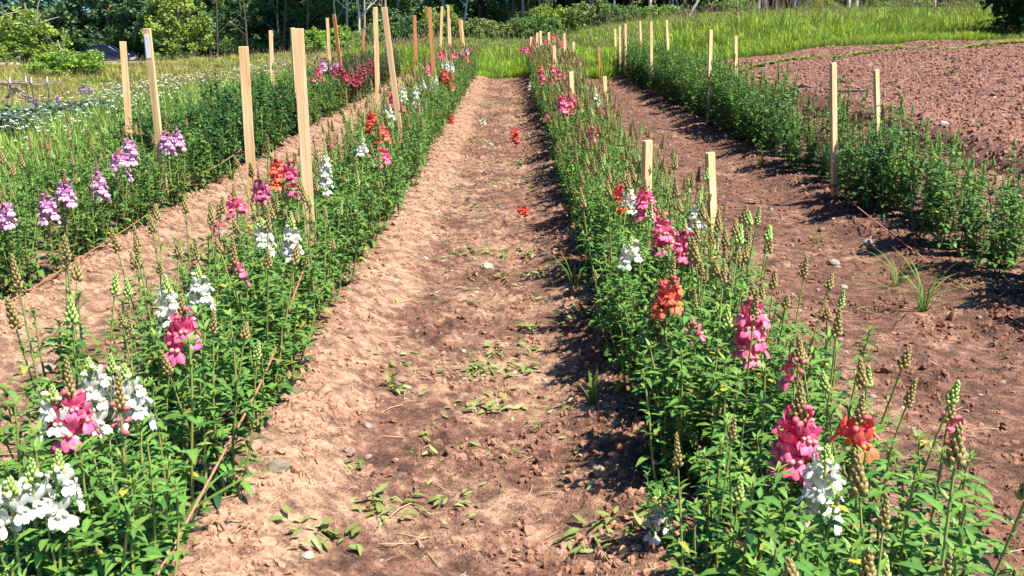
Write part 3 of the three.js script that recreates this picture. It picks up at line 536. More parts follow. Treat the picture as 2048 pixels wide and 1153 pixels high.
// row, x, depth, height of the open flowers, height of the tip, colour, number of open flowers, label, short name
const BLOOMS = [
  [2, -0.79, 1.47, 0.44, 0.51, 'white', 6, 'white snapdragon with two green bud tips at the lower left edge of the picture', 'the two tipped white bloom, lower left'],
  [2, -0.76, 1.47, 0.44, 0.51, 'white', 6, 'white snapdragon right of the one with two green tips at the lower left', 'the fullest white bloom, lower left'],
  [2, -0.81, 1.45, 0.44, 0.46, 'white', 4, 'white snapdragon cut off by the left edge of the picture at the bottom', 'the white bloom cut by the edge, lower left'],
  [2, -0.85, 1.78, 0.44, 0.56, 'pink', 8, 'bright pink snapdragon in front of white ones at the lower left', 'the pink bloom among white ones, lower left'],
  [2, -0.88, 1.78, 0.44, 0.51, 'white', 8, 'white snapdragon half hidden behind the bright pink one at the lower left', 'the half hidden white bloom, lower left'],
  [2, -0.83, 1.88, 0.44, 0.52, 'white', 12, 'white snapdragon, left of two behind the tan bud spikes at the lower left', 'the left white bloom behind tan buds, lower left'],
  [2, -0.76, 1.91, 0.44, 0.51, 'white', 10, 'white snapdragon, right of two behind the tan bud spikes at the lower left', 'the right white bloom behind tan buds, lower left'],
  [2, -0.75, 1.76, 0.44, 0.54, 'pinkbud', 4, 'tan bud spike with few pink buds between two white snapdragons at the lower left', 'the pink budded spike between white blooms, lower left'],
  [2, -0.82, 2.31, 0.45, 0.54, 'pink', 8, 'pink snapdragon with open lower flowers before a white one, left of the path', 'the pink bloom with open lower flowers'],
  [2, -0.88, 2.5, 0.45, 0.54, 'white', 9, 'white snapdragon directly behind the pink one with open lower flowers', 'the white bloom behind the open pink one'],
  [2, -0.85, 2.63, 0.45, 0.53, 'white', 8, 'white snapdragon with green tip, second behind the pink one left of the path', 'the second white bloom behind the open pink one'],
  [2, -0.95, 2.87, 0.46, 0.55, 'pinkbud', 3, 'tall tan bud spike with tiny pink buds at the far side of the left row', 'the thin pink budded spike left of the path'],
  [2, -0.81, 2.84, 0.46, 0.57, 'pinkbud', 4, 'tall tan bud spike with pink buds left of the white pair by the widest stake', 'the pink budded spike before the white pair'],
  [2, -0.83, 3.31, 0.46, 0.52, 'white', 8, 'white snapdragon, left of the pair in front of the widest stake', 'the left white bloom of the stake pair'],
  [2, -0.74, 3.25, 0.46, 0.56, 'white', 10, 'white snapdragon, right of the pair touching the widest stake', 'the white bloom touching the widest stake'],
  [2, -1.04, 3.46, 0.46, 0.55, 'pinkbud', 4, 'thin spike with pale pink buds left of the broad pale stake', 'the pale pink spike by the broad stake'],
  [2, -1.05, 3.79, 0.47, 0.56, 'pink', 6, 'single pink bloom right in front of the broad pale stake', 'the pink bloom before the broad stake'],
  [2, -1.04, 4.15, 0.47, 0.56, 'plum', 7, 'dusky plum pink spike between the broad pale stake and the hot pink cluster', 'the dusky plum spike'],
  [2, -1.08, 4.59, 0.47, 0.57, 'coral', 12, 'coral orange snapdragon on the left of the hot pink cluster', 'the coral bloom of the hot pink cluster'],
  [2, -0.98, 4.45, 0.47, 0.6, 'hotpink', 14, 'hot pink snapdragon just left of the widest stake', 'the hot pink bloom by the widest stake'],
  [2, -0.88, 4.59, 0.47, 0.61, 'white', 14, 'large white snapdragon just right of the widest stake', 'the large white bloom by the widest stake'],
  [2, -0.7, 5.42, 0.44, 0.52, 'pink', 7, 'lone pink snapdragon at the path side of the left row, beyond the large white one'],
  [2, -0.82, 5.42, 0.48, 0.58, 'white', 7, 'small white snapdragon behind the large white one near the widest stake'],
  [2, -0.99, 5.54, 0.49, 0.58, 'pinkbud', 4, 'spike of pink buds left of the small white bloom behind the widest stake'],
  [2, -0.92, 6.69, 0.5, 0.59, 'red', 8, 'red snapdragon left of the foot of the tall leaning stake'],
  [2, -0.77, 6.04, 0.49, 0.59, 'coral', 8, 'coral snapdragon below the red one at the tall leaning stake'],
  [2, -0.92, 7.34, 0.51, 0.6, 'white', 6, 'white snapdragon at the foot of the left stake of the tall pair'],
  [2, -0.96, 8.15, 0.52, 0.59, 'hotpink', 8, 'hot pink snapdragon between the tall pair of stakes'],
  [2, -0.81, 8.51, 0.52, 0.6, 'white', 12, 'broad white snapdragon, right of two beyond the tall leaning stake'],
  [2, -0.95, 8.7, 0.52, 0.62, 'white', 9, 'white snapdragon, left of two beyond the tall leaning stake'],
  [2, -0.79, 12.4, 0.57, 0.7, 'white', 12, 'white snapdragon just below the farthest pink flowers of the left middle row'],
  [2, -0.72, 10.91, 0.55, 0.68, 'red', 8, 'red snapdragon below the far white one in the left middle row'],
  [2, -0.7, 11.15, 0.44, 0.54, 'coral', 6, 'coral snapdragon low at the path edge below the far red one'],
  [2, -1.03, 15.16, 0.6, 0.74, 'pink', 10, 'pink snapdragon at the foot of the pale stake leaning right at the far end'],
  [2, -0.88, 14.88, 0.6, 0.72, 'pink', 9, 'pink snapdragon between the tallest far stake and its neighbour'],
  [2, -0.79, 15.16, 0.6, 0.72, 'pink', 8, 'pink snapdragon left of the lilac one at the far end of the left middle row'],
  [2, -0.72, 15.91, 0.61, 0.69, 'lilac', 7, 'small lilac snapdragon at the very end of the left middle row'],
  [2, -0.7, 15.78, 0.47, 0.58, 'coral', 5, 'small coral snapdragon under the lilac one at the row end'],
  [2, -1.02, 12.03, 0.56, 0.67, 'pink', 6, 'pink snapdragon between the two upright orange stakes'],
  [2, -0.78, 10.11, 0.54, 0.65, 'white', 6, 'white snapdragon at the leaning orange stake of the left middle row'],
  [1, -2.02, 3.9, 0.41, 0.48, 'lilac', 8, 'lilac snapdragon cut by the left edge of the picture', 'the lilac bloom cut by the left edge'],
  [1, -2.02, 4.27, 0.37, 0.46, 'lilac', 11, 'lilac snapdragon with drooping lower flowers, second from the left edge', 'the second lilac bloom from the left edge'],
  [1, -2.02, 4.43, 0.41, 0.51, 'lilac', 9, 'slim lilac snapdragon, third from the left edge', 'the third lilac bloom from the left edge'],
  [1, -2.02, 4.83, 0.37, 0.51, 'lilac', 12, 'full lilac snapdragon, fourth from the left edge', 'the fourth lilac bloom from the left edge'],
  [1, -2.02, 5.2, 0.42, 0.51, 'lilac', 11, 'lilac snapdragon in front of the stake without a label', 'the lilac bloom before the unlabelled stake'],
  [1, -2.03, 5.35, 0.48, 0.55, 'lilac', 9, 'lilac snapdragon right of the stake without a label', 'the lilac bloom right of the unlabelled stake'],
  [1, -2.02, 5.12, 0.46, 0.52, 'lilac', 4, 'small lilac snapdragon left of the stake without a label', 'the small lilac bloom by the unlabelled stake'],
  [1, -2.02, 5.88, 0.45, 0.53, 'lilac', 11, 'lilac snapdragon, left of two right of the stake with the paper label', 'the left lilac bloom of the labelled stake'],
  [1, -2.02, 6.05, 0.45, 0.54, 'lilac', 10, 'lilac snapdragon, right of two right of the stake with the paper label', 'the right lilac bloom of the labelled stake'],
  [1, -2.27, 12.4, 0.57, 0.67, 'lilac', 10, 'far lilac snapdragon left of the leaning orange stake'],
  [1, -2.19, 11.52, 0.56, 0.68, 'pink', 6, 'small far pink snapdragon left of the far lilac one'],
  [1, -2.02, 13.39, 0.47, 0.61, 'crimson', 14, 'deep crimson snapdragon, middle of the crimson group'],
  [1, -2.02, 14.49, 0.46, 0.58, 'crimson', 14, 'deep crimson snapdragon, right of the crimson group behind the short orange stake'],
  [1, -2.02, 12.75, 0.44, 0.56, 'crimson', 9, 'deep crimson snapdragon, lower left of the crimson group'],
  [1, -2.02, 11.95, 0.55, 0.63, 'crimson', 6, 'small crimson snapdragon tight to the leaning orange stake'],
  [3, 0.51, 1.66, 0.44, 0.56, 'pink', 12, 'large pink snapdragon in front at the lower right, left of two joined spikes', 'the left large pink bloom, lower right'],
  [3, 0.54, 1.66, 0.44, 0.54, 'pink', 8, 'large pink snapdragon at the lower right, right of two joined spikes', 'the right large pink bloom, lower right'],
  [3, 0.51, 1.5, 0.44, 0.48, 'white', 10, 'white snapdragon under the large pink ones at the lower right', 'the white bloom under the large pink ones'],
  [3, 0.59, 2.33, 0.45, 0.57, 'pink', 14, 'dense pink snapdragon standing before the brown soil, right of the orange one', 'the dense pink bloom by the brown soil'],
  [3, 0.41, 2.63, 0.45, 0.56, 'coral', 8, 'orange and red snapdragon in the middle of the row right of the path', 'the orange and red bloom'],
  [3, 0.53, 3.33, 0.46, 0.55, 'pink', 12, 'tall pink snapdragon behind the orange and red one', 'the tall pink bloom behind the orange one'],
  [3, 0.55, 3.15, 0.46, 0.54, 'pink', 10, 'pink snapdragon with hanging lower flowers just right of the tall pink one', 'the pink bloom with hanging lower flowers'],
  [3, 0.44, 4.04, 0.47, 0.57, 'coral', 9, 'orange red snapdragon left of the short pale stake', 'the orange red bloom by the short stake'],
  [3, 0.53, 3.86, 0.47, 0.57, 'pink', 10, 'pink snapdragon in front of the short pale stake', 'the pink bloom before the short stake'],
  [3, 0.48, 3.97, 0.47, 0.57, 'white', 6, 'small white snapdragon squeezed between the orange red one and the short stake', 'the white bloom squeezed beside the short stake'],
  [3, 0.37, 3.05, 0.46, 0.51, 'white', 5, 'small white snapdragon low at the left side of the row, before the orange red one', 'the small low white bloom right of the path'],
  [3, 0.68, 3.61, 0.46, 0.56, 'white', 6, 'white snapdragon left of the short stake that stands clear', 'the white bloom by the free standing stake'],
  [3, 0.58, 3.23, 0.46, 0.54, 'white', 7, 'white snapdragon peeping out right of the tall pink one', 'the white bloom right of the tall pink'],
  [3, 0.63, 1.72, 0.44, 0.52, 'coral', 4, 'coral red snapdragon behind the large pink ones at the lower right', 'the coral red bloom, lower right'],
  [3, 0.32, 1.95, 0.14, 0.2, 'white', 7, 'small white bloom hanging low at the path side of the right row', 'the white bloom hanging low, lower right'],
  [3, 0.8, 1.72, 0.44, 0.51, 'pinkbud', 4, 'spike with a few pink buds standing alone over soil at the lower right', 'the lone pink budded spike over soil'],
  [3, 0.44, 2.26, 0.45, 0.48, 'pinkbud', 3, 'short spike with a pink bud left of the dense pink snapdragon', 'the short pink budded spike right of the path'],
  [3, 0.63, 2.06, 0.44, 0.51, 'pinkbud', 4, 'tan spike with pink buds between the dense pink and the large pink snapdragons', 'the tan spike with pink buds, lower right'],
  [3, 0.32, 8.99, 0.29, 0.38, 'pink', 8, 'pink snapdragon low at the path edge, halfway along the row right of the path'],
  [3, 0.4, 7.83, 0.51, 0.6, 'pink', 12, 'pink snapdragon left of the short stake halfway along the right row'],
  [3, 0.47, 8.15, 0.52, 0.61, 'hotpink', 8, 'hot pink snapdragon touching the short stake halfway along the right row'],
  [3, 0.32, 14.21, 0.24, 0.39, 'white', 9, 'white snapdragon at the path edge in the far part of the right row'],
  [3, 0.43, 10.91, 0.55, 0.66, 'pink', 14, 'dense pink snapdragon, left of two in the far part of the right row'],
  [3, 0.51, 10.55, 0.55, 0.67, 'pink', 12, 'dense pink snapdragon, right of two in the far part of the right row'],
  [3, 0.32, 17.22, 0.26, 0.42, 'pinkbud', 5, 'faded pink spike at the far path edge of the right row'],
  [3, 0.36, 17.8, 0.63, 0.78, 'pink', 9, 'pink snapdragon, leftmost of the farthest pink cluster'],
  [3, 0.52, 20.4, 0.67, 0.78, 'pink', 9, 'pink snapdragon, second from left in the farthest pink cluster'],
  [3, 0.64, 19.44, 0.65, 0.78, 'pink', 11, 'pink snapdragon in the middle of the farthest pink cluster'],
  [3, 0.88, 22.07, 0.68, 0.81, 'pink', 9, 'pink snapdragon, highest of the farthest pink cluster'],
  [3, 0.95, 19.15, 0.66, 0.83, 'pink', 12, 'pink snapdragon, rightmost and fullest of the farthest pink cluster'],
  [3, 0.85, 14.13, 0.59, 0.73, 'pink', 6, 'small pink snapdragon under the right end of the farthest cluster'],
  [3, 0.84, 13.1, 0.58, 0.7, 'pinkbud', 5, 'spike of pink buds at the right edge below the farthest cluster'],
  [3, 0.48, 6.04, 0.49, 0.56, 'pink', 5, 'small pink bloom low among tan bud spikes in the middle of the right row'],
  [3, 0.69, 7.41, 0.51, 0.61, 'pinkbud', 5, 'spike of pink buds before the short leaning stake of the right row'],
  [3, 0.52, 7.69, 0.51, 0.59, 'coral', 5, 'small coral bloom right of the short stake halfway along the right row'],
  [3, 0.49, 7.96, 0.52, 0.59, 'red', 5, 'small red bloom just below the short stake halfway along the right row'],
  [3, 0.7, 8.51, 0.52, 0.63, 'white', 7, 'small white snapdragon between the two short stakes halfway along the right row'],
  [3, 0.33, 11.7, 0.56, 0.67, 'coral', 5, 'coral snapdragon left of the two dense pink ones in the far right row'],
  [3, 0.81, 2.42, 0.45, 0.48, 'pinkbud', 0, 'short bud spike with green tip at the soil side of the near right row', 'the green tipped short spike by the soil'],
  [4, 2.47, 6.71, 0.5, 0.59, 'pinkbud', 3, 'flower spike with few pale pink buds behind the stakes of the green row', 'the pale pink spike of the green row'],
];
const placed = [], marks = [[2.01, -6.15, 'the first stake of the green row', 3], [2.58, -6.95, 'the second stake of the green row', 3], [1.94, -4.64, 'the bare red twine on the right', 3], [1.95, -3.95, 'the sprawling grass weed on the right', 3], [2.3, -5.4, 'the gap at the first right stake', 3], [2.5, -4.3, 'the near end of the green row', 3]];
{
  BLOOMS.forEach(([row, x, d, fc, ht, colour, n, label, short], k) => {
    const rng = makeRng(7000 + k), lean = [(rng() - 0.5) * 0.16, (rng() - 0.5) * 0.16], y0 = H(x, -d), near = d < 3.2;
    const kind = colour === 'crimson' ? 'bronze' : row === 4 ? 'upright' : 'green', pool = near && HERO[kind].length ? HERO[kind] : MID[kind];
    const g = pool[k % pool.length].clone(); g.name = numbered('snapdragon_plant'); scene.add(g);
    const loc = fc - y0, h0 = Math.max(0.02, Math.min(loc - 0.05, 0.24)), bx = x - lean[0] * (loc - h0), bz = -d - lean[1] * (loc - h0);
    const y1 = H(bx, bz), s = Math.min(1.25, Math.max(0.45, (loc - 0.03) / (kind === 'bronze' ? 0.40 : 0.36)));
    g.position.set(bx, y1, bz); g.rotation.y = rng() * 6.28; g.scale.set(1, 1, 1);
    for (const c of g.children) { c.position.multiplyScalar(s); c.scale.multiplyScalar(s); }
    const size = colour === 'white' ? 0.037 : colour === 'pinkbud' ? 0.036 : 0.045, sp = flowerSpike(7100 + k, colour, 0, fc - y1, ht - y1, n, size, lean);
    sp.rotation.y = -g.rotation.y; g.add(sp);
    if (d > 6.5 && n > 5) for (let j = 0; j < (d > 14 || colour === 'crimson' ? 6 : d > 10 ? 3 : 1); j++) {     // the farther plants bloom on several stems
      const dh = -0.02 - 0.07 * rng(), e = flowerSpike(7400 + k * 4 + j, colour, 0, fc - y1 + dh, ht - y1 + dh, n, size, lean.map((v) => -v)), a = rng() * 6.28, r = 0.045 + (d > 14 ? 0.11 : 0.05) * rng();
      e.rotation.y = -g.rotation.y; e.position.set(Math.cos(a) * r, 0, Math.sin(a) * r * 0.7); g.add(e);
    }
    tag(g, label, 'snapdragon', 'flowering snapdragons'); placed.push([bx, bz]); if (short) marks.push([bx, bz, short, row - 1]);
  });
  const rng = makeRng(61), far = {}, NEAR = [5.8, 4.2, 4.1, 6.2], names = ['in the leftmost flower row', 'in the row left of the bare path', 'in the row right of the bare path', 'in the flowerless green row on the right'];
  const lanes = [4, 3, 4, 3], steps = [0.15, 0.15, 0.15, 0.19];
  ROWS.forEach((r, ri) => {
    for (let d = r.d0; d < r.d1; d += steps[ri]) for (let l = 0; l < lanes[ri]; l++) {
      const x = lerp(r.x0 + 0.06, r.x1 - 0.06, l / (lanes[ri] - 1)) + (rng() - 0.5) * 0.09, z = -(d + (rng() - 0.5) * 0.12), u = Math.abs(x) / -z;
      const a = rng(), b = rng(), c = rng(), e = rng();
      if (u > 0.66) continue;
      if (placed.some(([px, pz]) => Math.hypot(px - x, pz - z) < 0.055)) continue;
      let kind, s = 0.86 + 0.3 * b;
      if (ri === 0) { kind = d < 6.6 ? (a < 0.3 ? 'tan' : 'green') : d < 10.2 ? (a < 0.75 ? 'dark' : 'green') : d < 12.4 ? 'green' : 'bronze'; s *= d < 6.6 ? 0.95 : 1.0 + 0.22 * noise2(d * 1.9, l * 0.7); if (d > 10.6 && d < 12.4) s *= 1.15; }
      else if (ri === 1) { kind = a < 0.45 ? 'tan' : 'green'; s *= 1.0 + 0.14 * ss(5, 14, d); }
      else if (ri === 2) { kind = a < 0.75 ? 'tan' : 'green'; s *= 0.96 + 0.2 * ss(6, 16, d); }
      else { kind = a < 0.8 ? 'upright' : 'dark'; s *= lerp(0.74, 0.98, ss(4.4, 6.2, d)) * (0.72 + 0.5 * c); if (d < 10 && b < 0.08) continue; if (d < 9 && l === lanes[ri] - 1 && a < 0.3) continue; if (d > 5.6 && d < 8.5 && noise2(d * 2.3, 1.5) < -0.15) s *= 0.72; }
      if (kind === 'tan' && BLOOMS.some((m) => { const k = d / m[2]; return m[2] > d && m[2] < d + 0.42 && Math.abs(m[1] * k - x) < 0.07; })) kind = 'green';   // plants right before a bloom are still without spikes
      const y = H(x, z) - 0.004, rot = e * 6.28;
      if (d < NEAR[ri]) {
        const pool = d < 2.7 && HERO[kind].length ? HERO[kind] : MID[kind], g = pool[Math.floor(c * pool.length)].clone();
        g.name = numbered('snapdragon_plant'); g.position.set(x, y, z); g.rotation.y = rot; g.scale.setScalar(s); scene.add(g);
        let best = null; for (const m of marks) { const q = Math.hypot((m[0] - x), m[1] - z) + (m[3] === ri ? 0 : 9); if (!best || q < best[0]) best = [q, m]; }
        const dx = x - best[1][0], dz = z - best[1][1], side = Math.abs(dx) > Math.abs(dz) * 0.6 ? (dx < 0 ? 'left of ' : 'right of ') : dz < 0 ? 'behind ' : 'before ', far2 = best[0] > 0.3 ? 'well ' : 'just ';
        tag(g, (kind === 'tan' ? 'budded snapdragon ' : kind === 'upright' ? 'upright leafy snapdragon ' : 'leafy snapdragon ') + far2 + side + best[1][2], 'snapdragon', 'unopened snapdragons ' + names[ri]);
      } else { const v = Math.floor(c * 5), key = kind + v; (far[key] ||= { kind, v, list: [] }).list.push({ p: [x, y, z], r: [0, rot, 0], s }); }
    }
  });
  const byLabel = new Map();
  for (const o of scene.children) if (o.userData.category === 'snapdragon') { if (!byLabel.has(o.userData.label)) byLabel.set(o.userData.label, []); byLabel.get(o.userData.label).push(o); }
  for (const l of byLabel.values()) if (l.length > 1) { l.sort((a, b) => b.position.z - a.position.z); l.forEach((o, k) => { o.userData.label += l.length === 2 ? [', nearer one', ', farther one'][k] : k === 0 ? ', nearest one' : k === l.length - 1 ? ', farthest one' : [', second one', ', third one', ', fourth one', ', fifth one'][k - 1]; }); }
  const fg = stuff('snapdragon_foliage', 'dense green leafy snapdragons filling the farther parts of the rows', 'snapdragons');
  for (const k of Object.keys(far)) instanced('foliage', FAR[far[k].kind][far[k].v], M.leaf, far[k].list, fg);
}
// fallen blooms on the path
{
  const fallen = [[0.027, -9.14, 'red', 9, 0.038, 'red snapdragon spike fallen upright on the far path by a grey stone'], [0.066, -5.93, 'red', 6, 0.028, 'small red bloom lying on the path among cut leaves'], [-0.323, -11.0, 'white', 5, 0.034, 'white petals lying on the far path'], [-0.63, -10.5, 'coral', 8, 0.042, 'coral bloom drooping onto the soil at the far left path edge']];
  fallen.forEach(([x, z, c, n, size, label], k) => {
    const g = thing('fallen_bloom', label, 'flower', [x, H(x, z), z], 'blooms fallen on the path'), rng = makeRng(77 + k);
    const st = new MB(); st.tube([V(-0.02, 0.012, 0), V(0.03, 0.02, 0.01), V(0.07, 0.008, 0.03)], [0.003, 0.003, 0.002], [0.2, 0.24, 0.06], 5); mesh('stem', st.geo(), M.stem, g);
    for (let j = 0; j < n; j++) { const m = mesh('flower', FLORETS[c][j % 3], M.petal, g), a = j * 2.4; m.scale.setScalar(size * (0.9 + 0.3 * rng())); m.position.set(Math.cos(a) * 0.018, 0.02 + (k === 0 ? 0.016 : 0.004) * j, Math.sin(a) * 0.018); m.rotation.set(-0.2, a, 0, 'YXZ'); }
  });
}
// cut leaves on the path: heaps, each with its own leaves
{
  const heaps = [[0.214, -2.05, 17, 0.07, 'heap of cut leaves with a stem at the lower right of the path'], [-0.444, -2.07, 11, 0.06, 'cut leaves lying at the lower left of the path'], [-0.225, -2.23, 13, 0.10, 'line of cut leaves across the near middle of the path'], [-0.33, -2.25, 6, 0.04, 'few cut leaves left of the leaf line across the path'], [-0.053, -2.9, 9, 0.05, 'cut leaves below the widest scatter of green on the path'], [-0.042, -3.26, 13, 0.09, 'cut leaves in front of the shaded row edge on the path'], [0.03, -3.42, 13, 0.10, 'cut leaves heaped near the shaded right edge of the path'], [-0.11, -3.2, 9, 0.05, 'limp cut leaves in a small pile left of the shaded heap'], [-0.113, -4.98, 24, 0.15, 'largest heap of cut leaves in the middle of the path'], [0.148, -3.7, 12, 0.08, 'cut leaves in the shade of the right row'], [-0.39, -3.06, 5, 0.035, 'cut leaf with an upright grass blade at the foot of the bank'], [-0.42, -2.47, 3, 0.03, 'single cut leaf beside the cracked tan stone'], [0.05, -4.5, 12, 0.1, 'cut leaves behind the shaded heap, towards the largest heap'], [-0.05, -7.2, 14, 0.14, 'scattered cut leaves on the farther path'], [-0.25, -6.2, 10, 0.12, 'thin scatter of cut leaves on the farther left of the path'], [0.02, -8.2, 12, 0.14, 'cut leaves just before the fallen red spike'], [-1.5, -4.2, 12, 0.11, 'cut leaves on the narrow path between the left rows'], [-1.7, -2.75, 12, 0.12, 'cut leaves at the left edge on the narrow path'], [-1.42, -3.75, 8, 0.08, 'few cut leaves nearer on the narrow path between the left rows'], [-0.35, -9.6, 14, 0.16, 'cut leaves on the far path left of the fallen red spike'], [-0.3, -13.4, 18, 0.25, 'cut leaves near the grassy end of the path']];
  const tones = [[0.20, 0.27, 0.075], [0.28, 0.34, 0.14], [0.15, 0.23, 0.06]], geos = [];
  for (let k = 0; k < 9; k++) { const mb = new MB(), rng = makeRng(640 + k); mb.leaf(V(0, 0, 0), V(0, 0, 1), V(0, 1, 0), 1, 0.34, -0.3 + 1.0 * rng(), 0.1 + 0.5 * rng(), vary(rng, tones[k % 3], 0.2)); geos.push(mb.geo()); }
  heaps.forEach(([x, z, n, r, label], hk) => {
    const rng = makeRng(600 + hk), g = thing('cut_leaves', label, 'leaves', [x, H(x, z), z], 'cut leaves dropped on the path');
    const st = new MB(), a0 = rng() * 6; st.tube([V(-r * 0.5 * Math.cos(a0), 0.006, -r * 0.3), V(0, 0.016, 0), V(r * 0.5 * Math.cos(a0), 0.008, r * 0.3)], [0.0022, 0.002, 0.0016], [0.24, 0.30, 0.09], 5); mesh('stem', st.geo(), M.stem, g);
    for (let k = 0; k < Math.round(n * 2.2); k++) {
      const a = rng() * 6.28, q = 1.25 * r * Math.sqrt(rng()), lx = Math.cos(a) * q * 1.3, lz = Math.sin(a) * q * 0.8, m = mesh('leaf', geos[Math.floor(rng() * 9)], M.leaf, g);
      m.position.set(lx, H(x + lx, z + lz) - H(x, z) + 0.006 + 0.012 * rng(), lz); m.rotation.set((rng() - 0.7) * 0.7, rng() * 6.28, (rng() - 0.5) * 0.9, 'YXZ'); const L = 0.026 + 0.03 * rng(); m.scale.set(L, L, L);
    }
  });
  const rng = makeRng(688), lists = geos.map(() => []);
  for (let k = 0; k < 2600; k++) { const d = 2 + 13 * rng(), x = -0.5 + 0.75 * rng() + (rng() < 0.2 ? -1.1 : 0), z = -d, L = 0.012 + 0.03 * rng(); if (noise2(x * 1.5, z * 0.9) + 0.5 * noise2(x * 5, z * 4) < 0.1 - 0.4 * ss(6, 9, d)) continue; lists[k % 9].push({ p: [x, H(x, z) + 0.006, z], r: [(rng() - 0.6) * 0.6, rng() * 6.28, (rng() - 0.5) * 0.8], s: L }); }
  const lg = stuff('leaf_litter', 'small torn leaves and straw scattered thinly over the paths', 'leaves'); lists.forEach((l, k) => instanced('leaf', geos[k], M.leaf, l, lg));
  const straw = new MB(); straw.tube([V(-0.5, 0, 0), V(0, 0.03, 0.05), V(0.5, 0, 0)], [0.018, 0.018, 0.012], [0.46, 0.34, 0.19], 4);
  const sl = []; for (let k = 0; k < 700; k++) { const d = 1.6 + 9 * rng() * rng(), x = -2 + 4 * rng(); sl.push({ p: [x, H(x, -d) + 0.004, -d], r: [0, rng() * 6.28, (rng() - 0.5) * 0.2], s: 0.03 + 0.06 * rng() }); }
  instanced('straw', straw.geo(), M.bark, sl, lg);
}
// ───────────────────────── grass ─────────────────────────
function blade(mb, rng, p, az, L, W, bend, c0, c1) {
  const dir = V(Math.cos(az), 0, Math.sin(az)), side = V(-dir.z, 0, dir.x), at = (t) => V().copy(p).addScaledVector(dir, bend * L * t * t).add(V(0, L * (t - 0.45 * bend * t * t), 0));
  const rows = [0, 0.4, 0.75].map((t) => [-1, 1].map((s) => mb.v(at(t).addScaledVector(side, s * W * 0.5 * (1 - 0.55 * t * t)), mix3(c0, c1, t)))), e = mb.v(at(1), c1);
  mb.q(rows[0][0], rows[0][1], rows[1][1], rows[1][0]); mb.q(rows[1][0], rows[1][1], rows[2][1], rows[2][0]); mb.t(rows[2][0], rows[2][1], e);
}
function tuft(seed, n, L, W, spread, c0, c1, seeds, bendy = 0.5) {
  const rng = makeRng(seed), mb = new MB();
  for (let k = 0; k < n; k++) { const az = rng() * 6.28, r = spread * Math.sqrt(rng()); blade(mb, rng, V(Math.cos(az + 1) * r, -0.02, Math.sin(az + 1) * r), az, L * (0.55 + 0.55 * rng()), W * (0.7 + 0.6 * rng()), bendy * (0.2 + 1.1 * rng()), vary(rng, c0, 0.35), vary(rng, c1, 0.4)); }
  for (let k = 0; k < (seeds ? seeds.n : 0); k++) { const az = rng() * 6.28, h = L * (1.1 + 0.3 * rng()), b = V(Math.cos(az) * spread * rng(), 0, Math.sin(az) * spread * rng()), t = V(b.x + 0.08 * L * Math.cos(az), h, b.z + 0.08 * L * Math.sin(az)); mb.tube([b, t], [W * 0.15, W * 0.12], vary(rng, seeds.c, 0.2), 3); mb.spindle(V().copy(t).add(V(0, -0.02, 0)), V(0.1, 1, 0).normalize(), L * 0.2, W * 0.5, vary(rng, seeds.c, 0.3), vary(rng, seeds.c, 0.3), 4); }
  return mb.geo();
}
const TUFT = {
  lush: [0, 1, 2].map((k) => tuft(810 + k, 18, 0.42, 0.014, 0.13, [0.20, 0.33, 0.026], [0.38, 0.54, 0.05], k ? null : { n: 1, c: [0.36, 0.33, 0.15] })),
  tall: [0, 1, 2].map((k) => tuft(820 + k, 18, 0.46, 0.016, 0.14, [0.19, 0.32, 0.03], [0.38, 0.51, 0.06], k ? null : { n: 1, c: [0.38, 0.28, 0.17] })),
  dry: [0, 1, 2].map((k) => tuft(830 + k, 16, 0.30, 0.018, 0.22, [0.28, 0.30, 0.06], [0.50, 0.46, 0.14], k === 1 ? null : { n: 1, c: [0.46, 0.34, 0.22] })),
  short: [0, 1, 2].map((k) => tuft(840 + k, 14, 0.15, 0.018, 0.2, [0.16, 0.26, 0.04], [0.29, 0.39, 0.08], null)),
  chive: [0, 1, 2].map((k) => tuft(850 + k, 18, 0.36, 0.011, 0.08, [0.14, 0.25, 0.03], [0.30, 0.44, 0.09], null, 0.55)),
};
const patch = (x, z, rng) => { const a = noise2(x * 0.45 + 8, z * 0.35), b = noise2(x * 1.7, z * 1.3 + 5), t = 1 + 0.22 * a + 0.14 * b + 0.18 * (rng() - 0.5), u = 1 + 0.16 * noise2(x * 0.8 + 30, z * 0.6); return [t * u, t, t * (2 - u) * 0.95]; };   // plants of different species and age
function scatter(name, label, category, kinds, n, seed, sample) {
  const rng = makeRng(seed), lists = kinds.map(() => []);
  for (let k = 0; k < n; k++) { const r = sample(rng, k); if (!r) continue; const [x, z, s, ti] = r; lists[ti === undefined ? Math.floor(rng() * kinds.length) : ti].push({ p: [x, H(x, z), z], r: [(rng() - 0.5) * 0.25, rng() * 6.28, (rng() - 0.5) * 0.25], s: [s * (0.9 + 0.2 * rng()), s * (0.8 + 0.4 * rng()), s * (0.9 + 0.2 * rng())], c: patch(x, z, rng) }); }
  const g = stuff(name, label, category); lists.forEach((l, k) => l.length && instanced('tuft', kinds[k], M.grass, l, g)); return g;
}
scatter('grass', 'tall bright green grass beyond the end of the rows', 'grass', TUFT.lush, 9000, 901, (r) => { const d = 18.7 + 11 * Math.pow(r(), 1.5), x = -3.5 + 6.6 * r(); if (d < FIELD_END(x) + 0.05) return null; return [x, -d, (0.75 + 0.5 * r()) * (1 + 0.35 * noise2(x * 0.6, d * 0.5)) * lerp(0.5, 1, ss(0, 2, d - FIELD_END(x))) * lerp(1, 0.55, ss(23, 29, d))]; });
